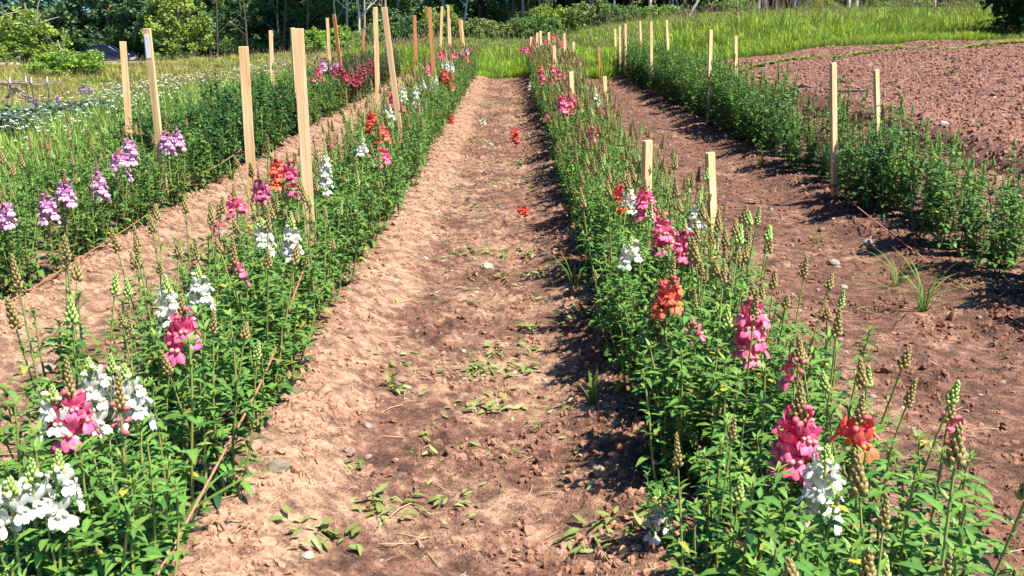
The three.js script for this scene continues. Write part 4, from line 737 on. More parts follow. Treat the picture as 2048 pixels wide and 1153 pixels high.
scatter('grass', 'tall grass with seed heads on the bank behind the tilled bed', 'grass', TUFT.tall, 15000, 902, (r) => { const d = 19 + 30 * Math.pow(r(), 1.4), x = 2.6 + (0.55 * d) * r(); if (d < FIELD_END(x) + 0.1) return null; return [x, -d, (0.75 + 0.6 * r()) * (1 + 0.4 * noise2(x * 0.5, d * 0.4)) * lerp(0.32, 1, ss(0, 5, d - FIELD_END(x))) * lerp(1, 0.75, ss(28, 38, d))]; });
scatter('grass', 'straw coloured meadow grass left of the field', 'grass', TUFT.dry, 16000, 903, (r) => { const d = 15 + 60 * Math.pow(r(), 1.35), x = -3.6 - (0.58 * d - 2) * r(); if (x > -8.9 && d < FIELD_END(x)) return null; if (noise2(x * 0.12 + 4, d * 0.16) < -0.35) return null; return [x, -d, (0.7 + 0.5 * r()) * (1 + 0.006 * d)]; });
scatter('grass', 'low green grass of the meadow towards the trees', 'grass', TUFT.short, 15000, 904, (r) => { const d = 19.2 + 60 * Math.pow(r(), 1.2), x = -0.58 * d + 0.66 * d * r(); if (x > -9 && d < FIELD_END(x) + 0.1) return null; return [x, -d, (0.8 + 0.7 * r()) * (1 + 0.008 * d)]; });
// single weeds in the soil
function weedThing(name, label, x, z, seed, n, L, W, bend, c0, c1, group) {
  const rng = makeRng(seed), g = thing(name, label, 'weed', [x, H(x, z) - 0.004, z], group);
  for (let k = 0; k < n; k++) { const mb = new MB(), az = rng() * 6.28; blade(mb, rng, V(0.008 * Math.cos(az), 0, 0.008 * Math.sin(az)), az, L * (0.6 + 0.5 * rng()), W * (0.7 + 0.5 * rng()), bend * (0.4 + 0.9 * rng()), vary(rng, c0, 0.2), vary(rng, c1, 0.2)); mesh('blade', mb.geo(), M.grass, g); }
}
const WG = [0.09, 0.21, 0.03], WL = [0.20, 0.36, 0.05];
weedThing('grass_weed', 'broad bladed arching grass weed among the snapdragons at the lower left', -0.72, -1.95, 1, 9, 0.24, 0.017, 0.75, [0.16, 0.34, 0.05], [0.24, 0.42, 0.08], 'grass weeds');
weedThing('grass_weed', 'upright grass weed in the shade at the right edge of the path', 0.24, -2.76, 2, 8, 0.16, 0.009, 0.4, WG, WL, 'grass weeds');
weedThing('grass_weed', 'large sprawling grass weed below the twine of the green row', 1.70, -3.95, 3, 18, 0.34, 0.007, 1.15, WG, WL, 'grass weeds');
weedThing('grass_weed', 'grass weed with long blades left of the large sprawling one', 1.74, -4.35, 4, 12, 0.26, 0.006, 1.15, WG, WL, 'grass weeds');
weedThing('grass_weed', 'small pale grass weed at the edge of the right path near the first stake', 1.62, -5.2, 5, 7, 0.13, 0.008, 0.8, [0.2, 0.26, 0.08], WL, 'grass weeds');
weedThing('grass_weed', 'thin grass weed leaning out of the right row into the path', 0.26, -4.0, 6, 9, 0.24, 0.007, 0.7, WG, WL, 'grass weeds');
weedThing('grass_weed', 'tiny pale grass weed in the near right half of the path', 0.08, -2.72, 7, 6, 0.07, 0.005, 0.5, [0.25, 0.3, 0.1], WL, 'grass weeds');
weedThing('grass_weed', 'grass weed at the end of the dark plants in the leftmost row', -1.95, -6.9, 8, 10, 0.26, 0.010, 0.8, WG, WL, 'grass weeds');
weedThing('grass_weed', 'short blades sprouting at the foot of the bank left of the path', -0.40, -3.1, 9, 4, 0.09, 0.005, 0.4, WL, WL, 'grass weeds');
weedThing('grass_weed', 'grass weed at the green row beside the dense far plants', 1.9, -7.6, 10, 10, 0.25, 0.009, 0.7, WG, WL, 'grass weeds');
weedThing('grass_weed', 'broad leaved weed at the soil edge behind the short stakes', 0.72, -3.55, 11, 6, 0.24, 0.020, 0.8, WG, WL, 'grass weeds');
{ // seedlings on the tilled bed
  const proto = [0, 1].map((j) => { const mb = new MB(), rng = makeRng(1300 + j); for (let k = 0; k < 7; k++) { const sz = 0.05 + 0.05 * rng(); mb.leaf(V(0, 0.005 * k, 0), sphDir(k * 2.4, 0.5 + 0.5 * rng()), V(0, 1, 0), sz, sz * 0.28, 0.3, 0.3, vary(rng, [0.10, 0.17, 0.05], 0.4)); } return mb.geo(); });
  const sprout = [0, 1].map((j) => { const mb = new MB(), rng = makeRng(1320 + j); for (let k = 0; k < 8; k++) { const sz = 0.05 + 0.05 * rng(); mb.leaf(V(0, 0.005 * k, 0), sphDir(k * 2.4, 0.3 + 0.5 * rng()), V(0, 1, 0), sz, sz * 0.4, 0.3, 0.3, vary(rng, [0.24, 0.38, 0.06], 0.3)); } return mb.geo(); });
  const spots = [[3.05, 7.1, 'seedling beside the second stake of the green row'], [3.3, 8.6, 'seedling left of the dark furrow in the tilled bed'], [3.45, 7.6, 'seedling in front of the dark furrow'], [3.75, 6.9, 'leafy seedling low in the dark furrow'], [4.2, 9.0, 'seedling on the ridge behind the dark furrow'], [3.9, 11.2, 'dark seedling behind the whitish rock'], [4.6, 12.0, 'seedling cluster in the middle of the tilled bed'], [4.4, 13.6, 'seedling near the drip hose end'], [3.6, 14.2, 'seedling just behind the drip hose'], [5.6, 13.0, 'seedling on the right of the tilled bed'], [6.3, 14.6, 'far right seedling on the tilled bed'], [3.35, 15.3, 'tall seedling near the far left corner of the tilled bed'], [4.9, 15.6, 'far seedling in the middle of the tilled bed'], [3.2, 5.3, 'near seedling at the lower right edge of the tilled bed'], [3.05, 5.9, 'seedling behind the single plant standing apart on the right'], [2.9, 6.3, 'small pale seedling right of the green row']];
  spots.forEach(([x, d, label], k) => { const o = top('seedling', proto[k % 2], M.leaf, label, 'seedling', 'seedlings on the tilled bed'); o.position.set(x, H(x, -d), -d); o.rotation.y = k * 1.9; o.scale.setScalar(0.8 + 0.5 * ((k * 7) % 5) / 5 + 0.03 * d); });
  scatter('ground_cover', 'line of low light green seedlings near the far edge of the tilled bed', 'seedlings', sprout, 900, 905, (r) => { const x = 3.2 + 8 * r(), d = 16.6 + 0.22 * (x - 3.2) * 0.6 + 0.14 * (r() - 0.5); return [x, -d, 0.5 + 0.4 * r()]; });
}
// ───────────────────────── herb bed on the left ─────────────────────────
{
  const inBed = (x, d) => x < -2.95 - 0.05 * noise2(d, 2) && x > -4.2 - 0.1 * (d - 7.5) - 0.3 * noise2(d * 0.6, 7) && d < 18;
  scatter('herbs', 'light green grassy herbs filling the bed left of the rows', 'herbs', TUFT.chive, 6500, 906, (r) => { const d = 4.6 + 13.5 * Math.pow(r(), 0.9), x = -2.95 - (0.25 * d + 0.2) * r(); if (!inBed(x, d) || (noise2(x * 1.1, d * 0.9) < -0.45)) return null; return [x, -d, 0.72 + 0.42 * r()]; });
  const um = [0, 1, 2].map((j) => { const mb = new MB(), rng = makeRng(1400 + j); mb.tube([V(0, 0, 0), V(0.01, 0.2, 0), V(0, 0.42, 0.01)], [0.002, 0.002, 0.0015], [0.16, 0.26, 0.07], 4); for (let k = 0; k < 7; k++) { const a = k * 2.4, q = 0.027 * Math.sqrt(k / 26) * (0.7 + 0.5 * rng()), p = V(Math.cos(a) * q, 0.43 - 3.5 * q * q + 0.004 * rng(), Math.sin(a) * q); if (k % 3 === 0) mb.tube([V(0, 0.40, 0.01), p], [0.0008, 0.0008], [0.2, 0.3, 0.1], 3); mb.spindle(V().copy(p).add(V(0, -0.003, 0)), V(0, 1, 0), 0.006, 0.0055, [0.56, 0.62, 0.42], [0.80, 0.82, 0.72], 5); } return mb.geo(); });
  const rng = makeRng(907), l = [[], [], []]; for (let k = 0; k < 2100; k++) { const d = 5 + 12.5 * rng(), x = -3.1 - 0.2 * d * rng(); if (!inBed(x, d) || noise2(x * 0.8 + 3, d * 0.7) < -0.15) continue; const s = 0.68 + 0.4 * rng(); l[k % 3].push({ p: [x, H(x, -d), -d], r: [(rng() - 0.5) * 0.7, rng() * 6, (rng() - 0.5) * 0.7], s: [s * 0.95, s * 1.15, s * 0.95] }); }
  const g = stuff('herb_flowers', 'flat white flower heads floating over the herb bed', 'flowers'); l.forEach((q, k) => instanced('flower_head', um[k], M.leaf, q, g));
  // leafy and blue green vegetables behind the herbs
  const cab = (seed, c0, c1, n, L) => { const mb = new MB(), r = makeRng(seed); for (let k = 0; k < n; k++) { const sz = L * (0.6 + 0.5 * r()); mb.leaf(V(0.06 * Math.cos(k * 1.7), 0.02 + 0.008 * k, 0.06 * Math.sin(k * 1.7)), sphDir(k * 2.4, 0.35 + 0.8 * r()), V(0, 1, 0), sz, sz * (0.42 + 0.2 * r()), 0.5 * r() + 0.3, 0.3, vary(r, c0, 0.35), vary(r, c1, 0.3)); } return mb.geo(); };
  const kale = [0, 1].map((j) => cab(1500 + j, [0.08, 0.14, 0.10], [0.16, 0.23, 0.17], 34, 0.15)), chard = [0, 1].map((j) => cab(1510 + j, [0.08, 0.19, 0.03], [0.16, 0.32, 0.05], 36, 0.15));
  scatter('vegetables', 'blue green leafy vegetables behind the herb bed', 'vegetables', kale, 260, 908, (r) => { const d = 9 + 5.5 * r(), x = -4.7 - 0.11 * (d - 7.5) - 0.8 * r(); return [x, -d, 0.55 + 0.3 * r()]; });
  scatter('vegetables', 'dark green leafy vegetables before the twig trellis', 'vegetables', chard, 330, 909, (r) => { const d = 9 + 6.5 * r(), x = -5.3 - 0.11 * (d - 7.5) - 1.8 * r(); return [x, -d, 0.6 + 0.3 * r()]; });
  const pur = new MB(), pr = makeRng(1600); pur.tube([V(0, 0, 0), V(0, 0.38, 0)], [0.003, 0.002], [0.12, 0.2, 0.06], 4); for (let k = 0; k < 30; k++) pur.spindle(V((pr() - 0.5) * 0.045, 0.36 + 0.05 * pr(), (pr() - 0.5) * 0.045), sphDir(pr() * 6, 0.5), 0.018, 0.007, [0.24, 0.09, 0.28], [0.36, 0.15, 0.40], 4);
  const pl = []; for (let k = 0; k < 7; k++) { const d = 8.2 + 4 * pr(), x = -4.0 - 0.09 * (d - 7.5) - 0.5 * pr(); pl.push({ p: [x, H(x, -d), -d], r: [0, pr() * 6, (pr() - 0.5) * 0.3], s: [0.75, 0.9 + 0.3 * pr(), 0.75] }); }
  const pg = stuff('purple_flowers', 'small purple flower tufts between the herbs and the leafy vegetables', 'flowers'); instanced('flower_head', pur.geo(), M.leaf, pl, pg);
}

// ───────────────────────── twig trellis ─────────────────────────
{
  const zT = -26, g = thing('twig_trellis', 'row of metal posts carrying tangled dry twigs at the meadow edge', 'trellis', [0, 0, 0]), rng = makeRng(1700), bark = [0.30, 0.24, 0.19];
  const posts = [-13.4, -12.66, -12.42, -12.12, -11.88];
  g.position.set(-12.5, G(-12.5, zT), zT);
  const L = (x, y, z) => V(x + 12.5, y - g.position.y, z - zT);
  posts.forEach((x, k) => {
    const z = zT + (k % 2) * 0.35, y0 = G(x, z) - 0.1, mb = new MB(); mb.tube([L(x, y0, z), L(x + 0.01, -0.47, z)], [0.016, 0.014], [0.05, 0.10, 0.06], 5); mesh('post', mb.geo(), M.bark, g);
    const tip = new MB(); tip.tube([L(x + 0.01, -0.53, z), L(x + 0.01, -0.40 + 0.02 * rng(), z)], [0.022, 0.020], [0.7, 0.7, 0.68], 6); mesh('post_tip', tip.geo(), M.bark, g);
  });
  for (let k = 0; k < 16; k++) { const mb = new MB(), x0 = -14.2 + 1.2 * rng(), x1 = x0 + 1 + 1.2 * rng(), P = []; for (let j = 0; j <= 8; j++) { const t = j / 8; P.push(L(lerp(x0, Math.min(x1, -11.45), t), -0.57 + 0.05 * rng() + 0.03 * Math.sin(t * 5 + k), zT + 0.1 * (rng() - 0.5) + 0.3 * (k % 2))); } mb.tube(P, P.map((_, j) => 0.014 - 0.001 * j), vary(rng, bark, 0.3), 4); mesh('twig', mb.geo(), M.bark, g); }
  for (let k = 0; k < 18; k++) { const mb = new MB(), s = k % 3 === 0 ? -1 : 1, x0 = -12.6 + 0.2 * (rng() - 0.5), x1 = x0 + s * (0.45 + 0.4 * rng()), P = []; for (let j = 0; j <= 6; j++) { const t = j / 6; P.push(L(lerp(x0, x1, t), lerp(-0.62, -1.25 - 0.1 * rng(), t) + 0.05 * (rng() - 0.5), zT + 0.35 * rng())); } mb.tube(P, P.map((_, j) => 0.012 - 0.001 * j), vary(rng, bark, 0.3), 4); mesh('twig', mb.geo(), M.bark, g); }
}
// ───────────────────────── car on the road ─────────────────────────
{
  const cx = -36.3, cz = -92, cy = G(cx, cz) + 0.1, g = thing('car', 'dark blue car on the gravel road half hidden behind the low bush', 'car', [cx, cy, cz]);
  const paint = phys({ color: lin(0.008, 0.014, 0.055), roughness: 0.25, metalness: 0.2, clearcoat: 1, clearcoatRoughness: 0.05 }), glass = phys({ color: lin(0.02, 0.025, 0.035), roughness: 0.05, specularIntensity: 1, clearcoat: 1 }), dark = std({ color: 0x111214, roughness: 0.8 }), rimM = std({ color: lin(0.5, 0.5, 0.52), metalness: 0.8, roughness: 0.35 }), lampM = phys({ color: lin(0.8, 0.82, 0.85), roughness: 0.1, clearcoat: 1 });
  const ext = (pts, w, bev) => { const s = new THREE.Shape(); s.moveTo(...pts[0]); pts.slice(1).forEach((p) => (p.length === 4 ? s.quadraticCurveTo(...p) : s.lineTo(...p))); s.closePath(); const e = new THREE.ExtrudeGeometry(s, { depth: w - 2 * bev, bevelEnabled: true, bevelSize: bev, bevelThickness: bev, bevelSegments: 3, curveSegments: 8 }); e.translate(0, 0, -(w - 2 * bev) / 2); return e; };
  mesh('body', ext([[-2.15, 0.35], [2.1, 0.32], [2.22, 0.5], [2.18, 0.72, 2.0, 0.78], [1.0, 0.93], [-1.7, 0.98], [-2.2, 0.95], [-2.25, 0.6]], 1.72, 0.08), paint, g);
  mesh('roof', ext([[-1.85, 0.96], [-1.2, 1.38, -0.55, 1.46], [0.1, 1.46, 0.35, 1.38], [1.1, 0.95]], 1.42, 0.1), paint, g);
  for (const s of [-1, 1]) { const w1 = mesh('side_window', ext([[-1.55, 1.0], [-1.1, 1.30, -0.6, 1.36], [-0.35, 1.36], [-0.35, 1.0]], 0.03, 0.008), glass, g); w1.position.z = s * 0.725; const w2 = mesh('side_window', ext([[-0.27, 1.0], [-0.27, 1.36], [0.1, 1.36, 0.3, 1.29], [0.85, 1.0]], 0.03, 0.008), glass, g); w2.position.z = s * 0.725; const h = mesh('headlight', new THREE.SphereGeometry(0.13, 12, 8), lampM, g); h.scale.set(0.6, 0.7, 1); h.position.set(2.15, 0.66, s * 0.62); }
  const ws = mesh('windscreen', new RoundedBoxGeometry(0.03, 0.72, 1.2, 2, 0.01), glass, g); ws.position.set(0.80, 1.18, 0); ws.rotation.z = 1.02;
  for (const x of [-1.35, 1.35]) for (const s of [-1, 1]) { const t = mesh('wheel', new THREE.TorusGeometry(0.24, 0.09, 10, 24), dark, g); t.position.set(x, 0.33, s * 0.8); const r = mesh('rim', new THREE.CylinderGeometry(0.2, 0.2, 0.1, 16), rimM, t); r.rotation.x = Math.PI / 2; }
  g.rotation.y = 0.06;
}
// ───────────────────────── trees and shrubs ─────────────────────────
const TONE = { dark: [[0.04, 0.11, 0.035], [0.10, 0.215, 0.055]], mid: [[0.07, 0.17, 0.03], [0.16, 0.31, 0.045]], yellow: [[0.16, 0.26, 0.025], [0.34, 0.44, 0.05]], bright: [[0.14, 0.30, 0.022], [0.30, 0.48, 0.04]], olive: [[0.11, 0.18, 0.035], [0.25, 0.31, 0.06]] };
function lobe(seed, n, leaf, tone, hollow = 0.45) {       // unit crown lobe made of leafy sprays
  const rng = makeRng(seed), mb = new MB(), [a, b] = TONE[tone], clumps = 46;
  for (let c = 0; c < clumps; c++) {
    const dir = sphDir(rng() * 6.28, Math.asin(rng() * 2 - 1)), r = hollow + (1.02 - hollow) * Math.pow(rng(), 0.6) * (0.8 + 0.35 * noise3(dir.x * 2 + seed, dir.y * 2, dir.z * 2)), ctr = dir.clone().multiplyScalar(r), cs = 0.13 + 0.12 * rng(), ct = mix3(a, b, rng());
    for (let k = 0; k < n / clumps; k++) {
      const o = sphDir(rng() * 6.28, Math.asin(rng() * 2 - 1)).multiplyScalar(cs * Math.pow(rng(), 0.5)), p = o.add(ctr), d = sphDir(rng() * 6.28, (rng() - 0.6) * 1.6), side = V().crossVectors(d, sphDir(rng() * 6, rng() * 2 - 1)).normalize(), L = leaf * (0.6 + 0.8 * rng()), col = vary(rng, ct, 0.5);
      const q0 = mb.v(p, col), q1 = mb.v(V().copy(p).addScaledVector(d, L * 0.5).addScaledVector(side, L * 0.28), col), q2 = mb.v(V().copy(p).addScaledVector(d, L), col), q3 = mb.v(V().copy(p).addScaledVector(d, L * 0.5).addScaledVector(side, -L * 0.28), col);
      mb.q(q0, q1, q2, q3);
    }
  }
  return mb.geo();
}
const LOBES = {}; Object.keys(TONE).forEach((t, i) => { LOBES[t] = [0, 1, 2].map((k) => lobe(2100 + i * 10 + k, 2100, 0.13, t)); });
function trunkGeo(seed, h, r, lean, c0, c1, limbs = 4) {
  const rng = makeRng(seed), mb = new MB(), P = [], R = [];
  for (let k = 0; k <= 8; k++) { const t = k / 8; P.push(V(lean * h * t + 0.02 * h * Math.sin(t * 4 + seed), h * t - 0.3, 0.015 * h * Math.cos(t * 5 + seed))); R.push(r * (1.15 - 0.75 * t) * (k === 0 ? 1.25 : 1)); }
  mb.tube(P, R, c0, 7, c1);
  for (let k = 0; k < limbs; k++) { const t = 0.35 + 0.55 * k / limbs, i = Math.floor(t * 8), a = rng() * 6.28, l = h * (0.16 + 0.14 * rng()), q = P[i], m = V(q.x + Math.cos(a) * l * 0.5, q.y + l * 0.45, q.z + Math.sin(a) * l * 0.5), e = V(q.x + Math.cos(a) * l, q.y + l * 0.8, q.z + Math.sin(a) * l); mb.tube([q, m, e], [R[i] * 0.55, R[i] * 0.35, R[i] * 0.12], c0, 5, c1); }
  return mb.geo();
}
const GREY = [[0.36, 0.31, 0.26], [0.30, 0.26, 0.22]], BROWN = [[0.08, 0.06, 0.045], [0.10, 0.075, 0.055]], PALE = [[0.56, 0.50, 0.43], [0.50, 0.44, 0.37]];
let lobeK = 0;
function addLobes(g, tone, list, seed) { const rng = makeRng(seed); for (const [x, y, z, rx, ry, rz] of list) { const m = mesh('crown', LOBES[tone][lobeK++ % 3], M.tree, g); m.position.set(x, y, z); m.scale.set(rx, ry, rz || rx); m.rotation.set(0, rng() * 6.28, 0); m.userData = { kind: 'stuff' }; } }
function shrub(label, x, d, w, h, tone, seed, extra = 0, group = 'shrubs along the wood edge') {
  const rng = makeRng(seed), g = thing('shrub', label, 'shrub', [x, G(x, -d), -d], group), L = [], n = 4 + extra, mb = new MB();
  for (let k = 0; k < 4; k++) { const a = k * 1.7; mb.tube([V(0.1 * Math.cos(a), -0.1, 0.1 * Math.sin(a)), V(w * 0.2 * Math.cos(a), h * 0.4, w * 0.15 * Math.sin(a)), V(w * 0.32 * Math.cos(a), h * 0.75, w * 0.25 * Math.sin(a))], [0.04, 0.03, 0.012], BROWN[0], 5); }
  mesh('trunk', mb.geo(), M.bark, g);
  for (let k = 0; k < n; k++) { const t = n > 1 ? k / (n - 1) - 0.5 : 0, hh = h * (0.42 + 0.22 * rng()); L.push([t * w * 0.72, (k % 2 ? 0.38 : 0.55) * h, (rng() - 0.5) * w * 0.3, w * (0.26 + 0.1 * rng()), hh, w * 0.3]); }
  addLobes(g, tone, L, seed); return g;
}
function tree(label, x, d, h, r, lean, bark, tone, lobes, seed, limbs = 4) {
  const g = thing('tree', label, 'tree', [x, G(x, -d), -d], 'trees of the wood'); mesh('trunk', trunkGeo(seed, h, r, lean, ...bark, limbs), M.bark, g);
  if (tone) addLobes(g, tone, lobes, seed); return g;
}
// left: tall shrubs and trees round the car
{
  const g = tree('big yellow green tree with grey dead branches at the left edge of the picture', -39.5, 84, 5.5, 0.16, 0.02, GREY, 'yellow', [[-2.2, 3.0, 0, 2.1, 1.9, 2], [0.2, 3.3, 0.3, 2.0, 1.7, 2], [1.9, 2.2, 0.4, 1.7, 1.6, 1.6], [-0.6, 1.4, 0.8, 2.3, 1.3, 1.7], [2.2, 1.1, 0.6, 1.5, 1.0, 1.3], [-2.8, 1.2, 0.4, 1.7, 1.2, 1.5]], 31, 7);
  for (const [x, y, dx, dy] of [[1.6, 3.6, 0.5, 1.9], [2.0, 3.6, 1.5, 0.5], [3.1, 2.3, 0.3, -0.9], [3.2, 1.7, 0.9, -0.4], [-1, 4.2, 1.4, 0.3], [-2.8, 2.4, -0.4, -1.0]]) { const mb = new MB(); mb.tube([V(x, y, 1.6), V(x + dx * 0.5, y + dy * 0.6, 1.7), V(x + dx, y + dy, 1.6)], [0.07, 0.05, 0.02], GREY[0], 5); mesh('dead_branch', mb.geo(), M.bark, g); }
}
tree('dark green maple like tree standing behind the blue car', -38.5, 99, 9, 0.3, 0, BROWN, 'dark', [[-3, 3.2, 0, 2.8, 2.2], [0, 3.6, 0, 2.9, 2.4], [3, 3.3, 0, 2.7, 2.3], [-4.6, 5.6, 0, 3, 2.4], [-1, 6.4, 0, 3.2, 2.6], [3, 6, 0, 3, 2.6], [-1.5, 2.0, 0.6, 2.4, 1.2], [4.8, 2.2, 0, 2, 1.7]], 41);
tree('second dark green tree right of the blue car', -31.5, 97, 9, 0.28, 0, BROWN, 'dark', [[-2, 3.2, 0, 2.6, 2.2], [1, 3.4, 0, 2.6, 2.4], [3, 2.6, 0, 2.2, 2.0], [0, 6, 0, 3.4, 2.6], [-0.5, 1.5, 0.4, 2.2, 1.3]], 42);
tree('dark tree behind the yellow green tree at the left edge', -46, 97, 9, 0.28, 0, BROWN, 'dark', [[-2, 3.4, 0, 3, 2.4], [2, 4, 0, 3, 2.6], [0, 6.4, 0, 3.4, 2.6], [0, 1.8, 0, 3, 1.6]], 43);
shrub('low bright green bush in front of the blue car', -19.7, 45, 2.7, 1.2, 'bright', 51, 1);
shrub('small bright bush left of the low bush before the car', -21.6, 46, 1.0, 0.55, 'bright', 52, -1);
shrub('small green bush between the car and the tall willow like tree', -25.2, 76, 2.0, 1.3, 'mid', 53, -1);
tree('tall yellow green willow like tree right of the labelled stake', -21.4, 66, 5.6, 0.13, 0, GREY, 'yellow', [[-0.3, 4.3, 0, 1.5, 1.5, 1.4], [0.7, 3.2, 0.3, 1.5, 1.4, 1.4], [-0.9, 2.5, 0.3, 1.2, 1.3, 1.2], [0.4, 1.5, 0.5, 1.5, 1.1, 1.3], [1.4, 2.2, 0, 1.1, 1.2, 1.1], [-0.4, 0.7, 0.6, 1.4, 0.8, 1.2]], 61, 6);
tree('mid green tree right of the willow like tree', -17.9, 70, 7, 0.14, 0.02, BROWN, 'mid', [[-0.8, 3.2, 0, 1.6, 1.5], [1, 3.6, 0, 1.6, 1.6], [0, 5, 0, 2, 1.6], [-1.2, 1.4, 0.2, 1.3, 1.1]], 62);
tree('green tree with a thin dark trunk left of the sky gap', -15.2, 70, 7.5, 0.13, 0.01, BROWN, 'mid', [[-0.9, 3.4, 0, 1.4, 1.4], [0.9, 2.9, 0, 1.4, 1.2], [1.1, 4.4, 0, 1.6, 1.4], [-0.4, 5.4, 0, 2, 1.6]], 63);
shrub('olive shrub under the thin dark trunk', -17.4, 67, 2.6, 1.5, 'olive', 64);
shrub('mid green shrub below the sky gap', -14.2, 67, 2.4, 1.4, 'mid', 65);
shrub('bright shrub below the slanting grey sapling', -12.4, 64, 2.4, 1.6, 'bright', 66);
tree('slanting grey sapling left of the sky gap', -13.2, 66, 5, 0.05, 0.10, GREY, 'mid', [[0.6, 3.6, 0, 1.3, 1.1], [1.6, 2.6, 0, 1.0, 0.9]], 67, 3);
// centre: shrub belt with pale trunks behind
[[-10.4, 60, 3.0, 1.55, 'bright', 'bright rounded shrub behind the far lilac flowers'], [-8.6, 60, 2.4, 1.2, 'mid', 'mid green shrub under the white twin trunks'], [-6.9, 60, 2.6, 1.6, 'mid', 'green shrub behind the tall pair of stakes'], [-5.2, 60, 2.4, 1.7, 'dark', 'dark green shrub right of the tall pair of stakes'], [-3.9, 58, 1.9, 1.9, 'yellow', 'tall yellow green shrub between the far stakes'], [-2.2, 58, 2.6, 1.2, 'olive', 'olive shrub right of the far row end stakes'], [-0.2, 57, 2.8, 1.1, 'olive', 'low olive shrub above the end of the path'], [1.5, 56, 2.2, 1.3, 'mid', 'mid green shrub above the farthest pink flowers'], [2.6, 58, 2.8, 1.75, 'yellow', 'yellow green shrub right of the farthest pink flowers'], [4.6, 58, 2.6, 1.5, 'olive', 'dark olive shrub left of the white trunk pair'], [6.3, 57, 2.2, 1.0, 'mid', 'low shrub below the white trunk pair'], [8.3, 56, 1.9, 0.8, 'bright', 'low bright shrub right of the tall pale trunk'], [11.6, 53, 1.6, 0.9, 'bright', 'small bright shrub at the leaning trunk'], [15.6, 52, 1.5, 0.75, 'yellow', 'small yellow shrub at the wood edge on the right'], [18.6, 50, 2.4, 0.9, 'bright', 'bright shrub at the far right of the wood edge'], [21.8, 49, 2.2, 1.0, 'yellow', 'yellow shrub left of the big dark bush']].forEach(([x, d, w, h, t, label], k) => shrub(label, x, d, w, h, t, 200 + k));
// pale trunks seen against the dark wood: px positions read off the photograph, built at their distance
[[-10.6, 64, 0.06, -0.10, PALE, 'left slanting white trunk of the white pair behind the far lilac flowers'], [-10.15, 64, 0.07, -0.03, PALE, 'right white trunk of the white pair behind the far lilac flowers'], [-9.6, 66, 0.06, 0.0, GREY, 'grey trunk between the white trunks'], [-9.5, 62.5, 0.06, 0.05, PALE, 'white trunk reaching the meadow behind the short orange stake'], [-3.2, 63, 0.05, 0.22, PALE, 'slanting pale trunk above the far row end stakes'], [0.85, 64, 0.06, 0.0, GREY, 'pale trunk above the yellow green shrub'], [4.5, 64, 0.05, -0.02, GREY, 'thin pale trunk above the dark olive shrub'], [5.75, 63, 0.055, 0.0, PALE, 'left white trunk of the pair behind the green row'], [5.98, 62, 0.055, -0.01, PALE, 'right white trunk of the pair behind the green row'], [8.05, 62, 0.09, -0.02, PALE, 'thick pale trunk behind the green row stakes'], [9.9, 61, 0.06, -0.28, GREY, 'grey trunk slanting left over the green row'], [9.75, 58, 0.06, 0.62, PALE, 'strongly slanting pale trunk right of the far stake'], [13.35, 60, 0.08, -0.02, PALE, 'upright pale trunk above the grassy bank'], [12.2, 64, 0.05, 0.03, BROWN, 'thin dark trunk in the middle of the wood'], [15.9, 58, 0.09, 0.01, GREY, 'grey trunk, left of the close pair in the wood'], [16.25, 58, 0.07, -0.01, GREY, 'grey trunk, right of the close pair in the wood'], [17.6, 57, 0.05, 0.02, BROWN, 'short thin trunk right of the close pair'], [18.2, 56, 0.08, 0.0, PALE, 'pinkish pale trunk, left of two on the right'], [18.75, 56, 0.08, 0.02, PALE, 'pinkish pale trunk, right of two on the right'], [20.2, 57, 0.05, -0.03, GREY, 'thin grey trunk near the right end of the wood'], [21.2, 58, 0.05, 0.04, GREY, 'grey trunk farther right in the wood'], [22.6, 58, 0.06, 0.0, BROWN, 'dark trunk left of the big dark bush']].forEach(([x, d, r, lean, bark, label], k) => {
  const h = 8.5 + (k * 7) % 4; tree(label, x, d, h, r * 1.15, lean, bark, k % 3 ? 'dark' : 'mid', [[lean * h * 0.8, h * 0.62, 0, 2.0, 1.7], [lean * h + 0.8, h * 0.8, 0.4, 2.2, 1.8], [lean * h - 1.0, h * 0.9, -0.3, 2.0, 1.6]], 300 + k, 5);
});
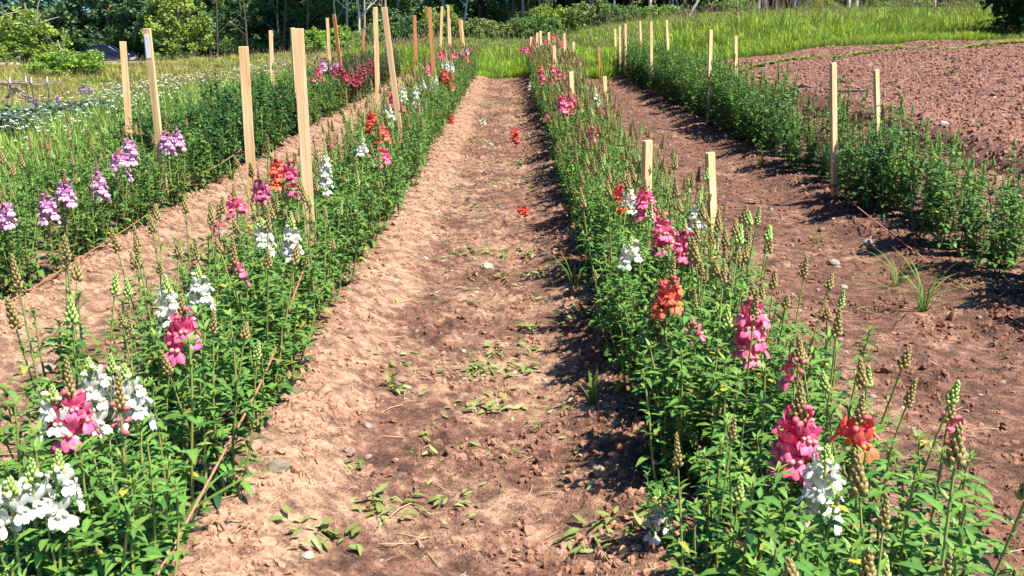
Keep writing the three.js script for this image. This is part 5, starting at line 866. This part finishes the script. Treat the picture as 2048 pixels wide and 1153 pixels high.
// wood behind, read as one dark mass
{
  const rng = makeRng(3000), lists = [[], [], [], []];
  for (let k = 0; k < 760; k++) {
    const x = -44 + 78 * rng(), d = 68 + 30 * rng() + (x < -18 ? 32 : 0), y = G(x, -d) + (rng() < 0.55 ? 0.4 + 3.2 * rng() : 3 + 7 * rng()), s = 1.4 + 1.3 * rng();
    if (x > -13.4 && x < -11.2 && y > 1.2) continue;
    lists[k % 4].push({ p: [x, y, -d], r: [0, rng() * 6.28, 0], s: [s, s * 0.8, s] });
  }
  const g = stuff('woods', 'dark wood standing behind the shrubs and pale trunks', 'wood'); lists.forEach((l, k) => instanced('foliage', k < 3 ? LOBES.dark[k] : LOBES.mid[0], M.tree, l, g));
  const tg = [trunkGeo(71, 9, 0.1, 0.02, ...GREY, 3), trunkGeo(72, 9, 0.08, -0.03, ...BROWN, 3)], tl = [[], []];
  for (let k = 0; k < 110; k++) { const x = -20 + 48 * rng(), d = 63 + 14 * rng(); tl[k % 2].push({ p: [x, G(x, -d), -d], r: [0, rng() * 6, 0], s: 0.7 + 0.5 * rng() }); }
  tl.forEach((l, k) => instanced('trunk', tg[k], M.bark, l, g));
}
// big dark bush at the right with large glossy leaves
{
  const rng = makeRng(3100), x0 = 10.9, d0 = 21.2, g = thing('bush', 'big dark bush with large glossy leaves at the right edge behind the tilled bed', 'bush', [x0, G(x0, -d0), -d0]), st = new MB();
  for (let k = 0; k < 6; k++) { const a = k * 1.05; st.tube([V(0.1 * Math.cos(a), -0.1, 0.1 * Math.sin(a)), V(0.5 * Math.cos(a), 0.9, 0.4 * Math.sin(a)), V(0.9 * Math.cos(a), 1.8, 0.7 * Math.sin(a))], [0.04, 0.03, 0.01], BROWN[0], 5); }
  mesh('trunk', st.geo(), M.bark, g);
  const fol = new MB();
  for (let k = 0; k < 5200; k++) { const d = sphDir(rng() * 6.28, Math.asin(rng() * 1.8 - 0.8)), rr = Math.pow(rng(), 0.35) * (0.9 + 0.25 * noise3(d.x * 2, d.y * 2, d.z * 2)), p = V(d.x * rr * 1.35, 1.0 + d.y * rr * 1.25, d.z * rr * 1.1); if (p.y < 0.05) continue; const sz = 0.10 + 0.10 * rng(); fol.leaf(p, sphDir(rng() * 6.28, (rng() - 0.65) * 1.1), V(0, 1, 0), sz, sz * 0.75, 0.4, 0.15, vary(rng, mix3([0.022, 0.065, 0.02], [0.05, 0.13, 0.025], rng()), 0.4)); }
  const f = mesh('foliage', fol.geo(), phys({ vertexColors: true, roughness: 0.45, transmission: 0.15, thickness: 0, side: THREE.DoubleSide }), g); f.userData = { kind: 'stuff' };
}
renderer.render(scene, camera);
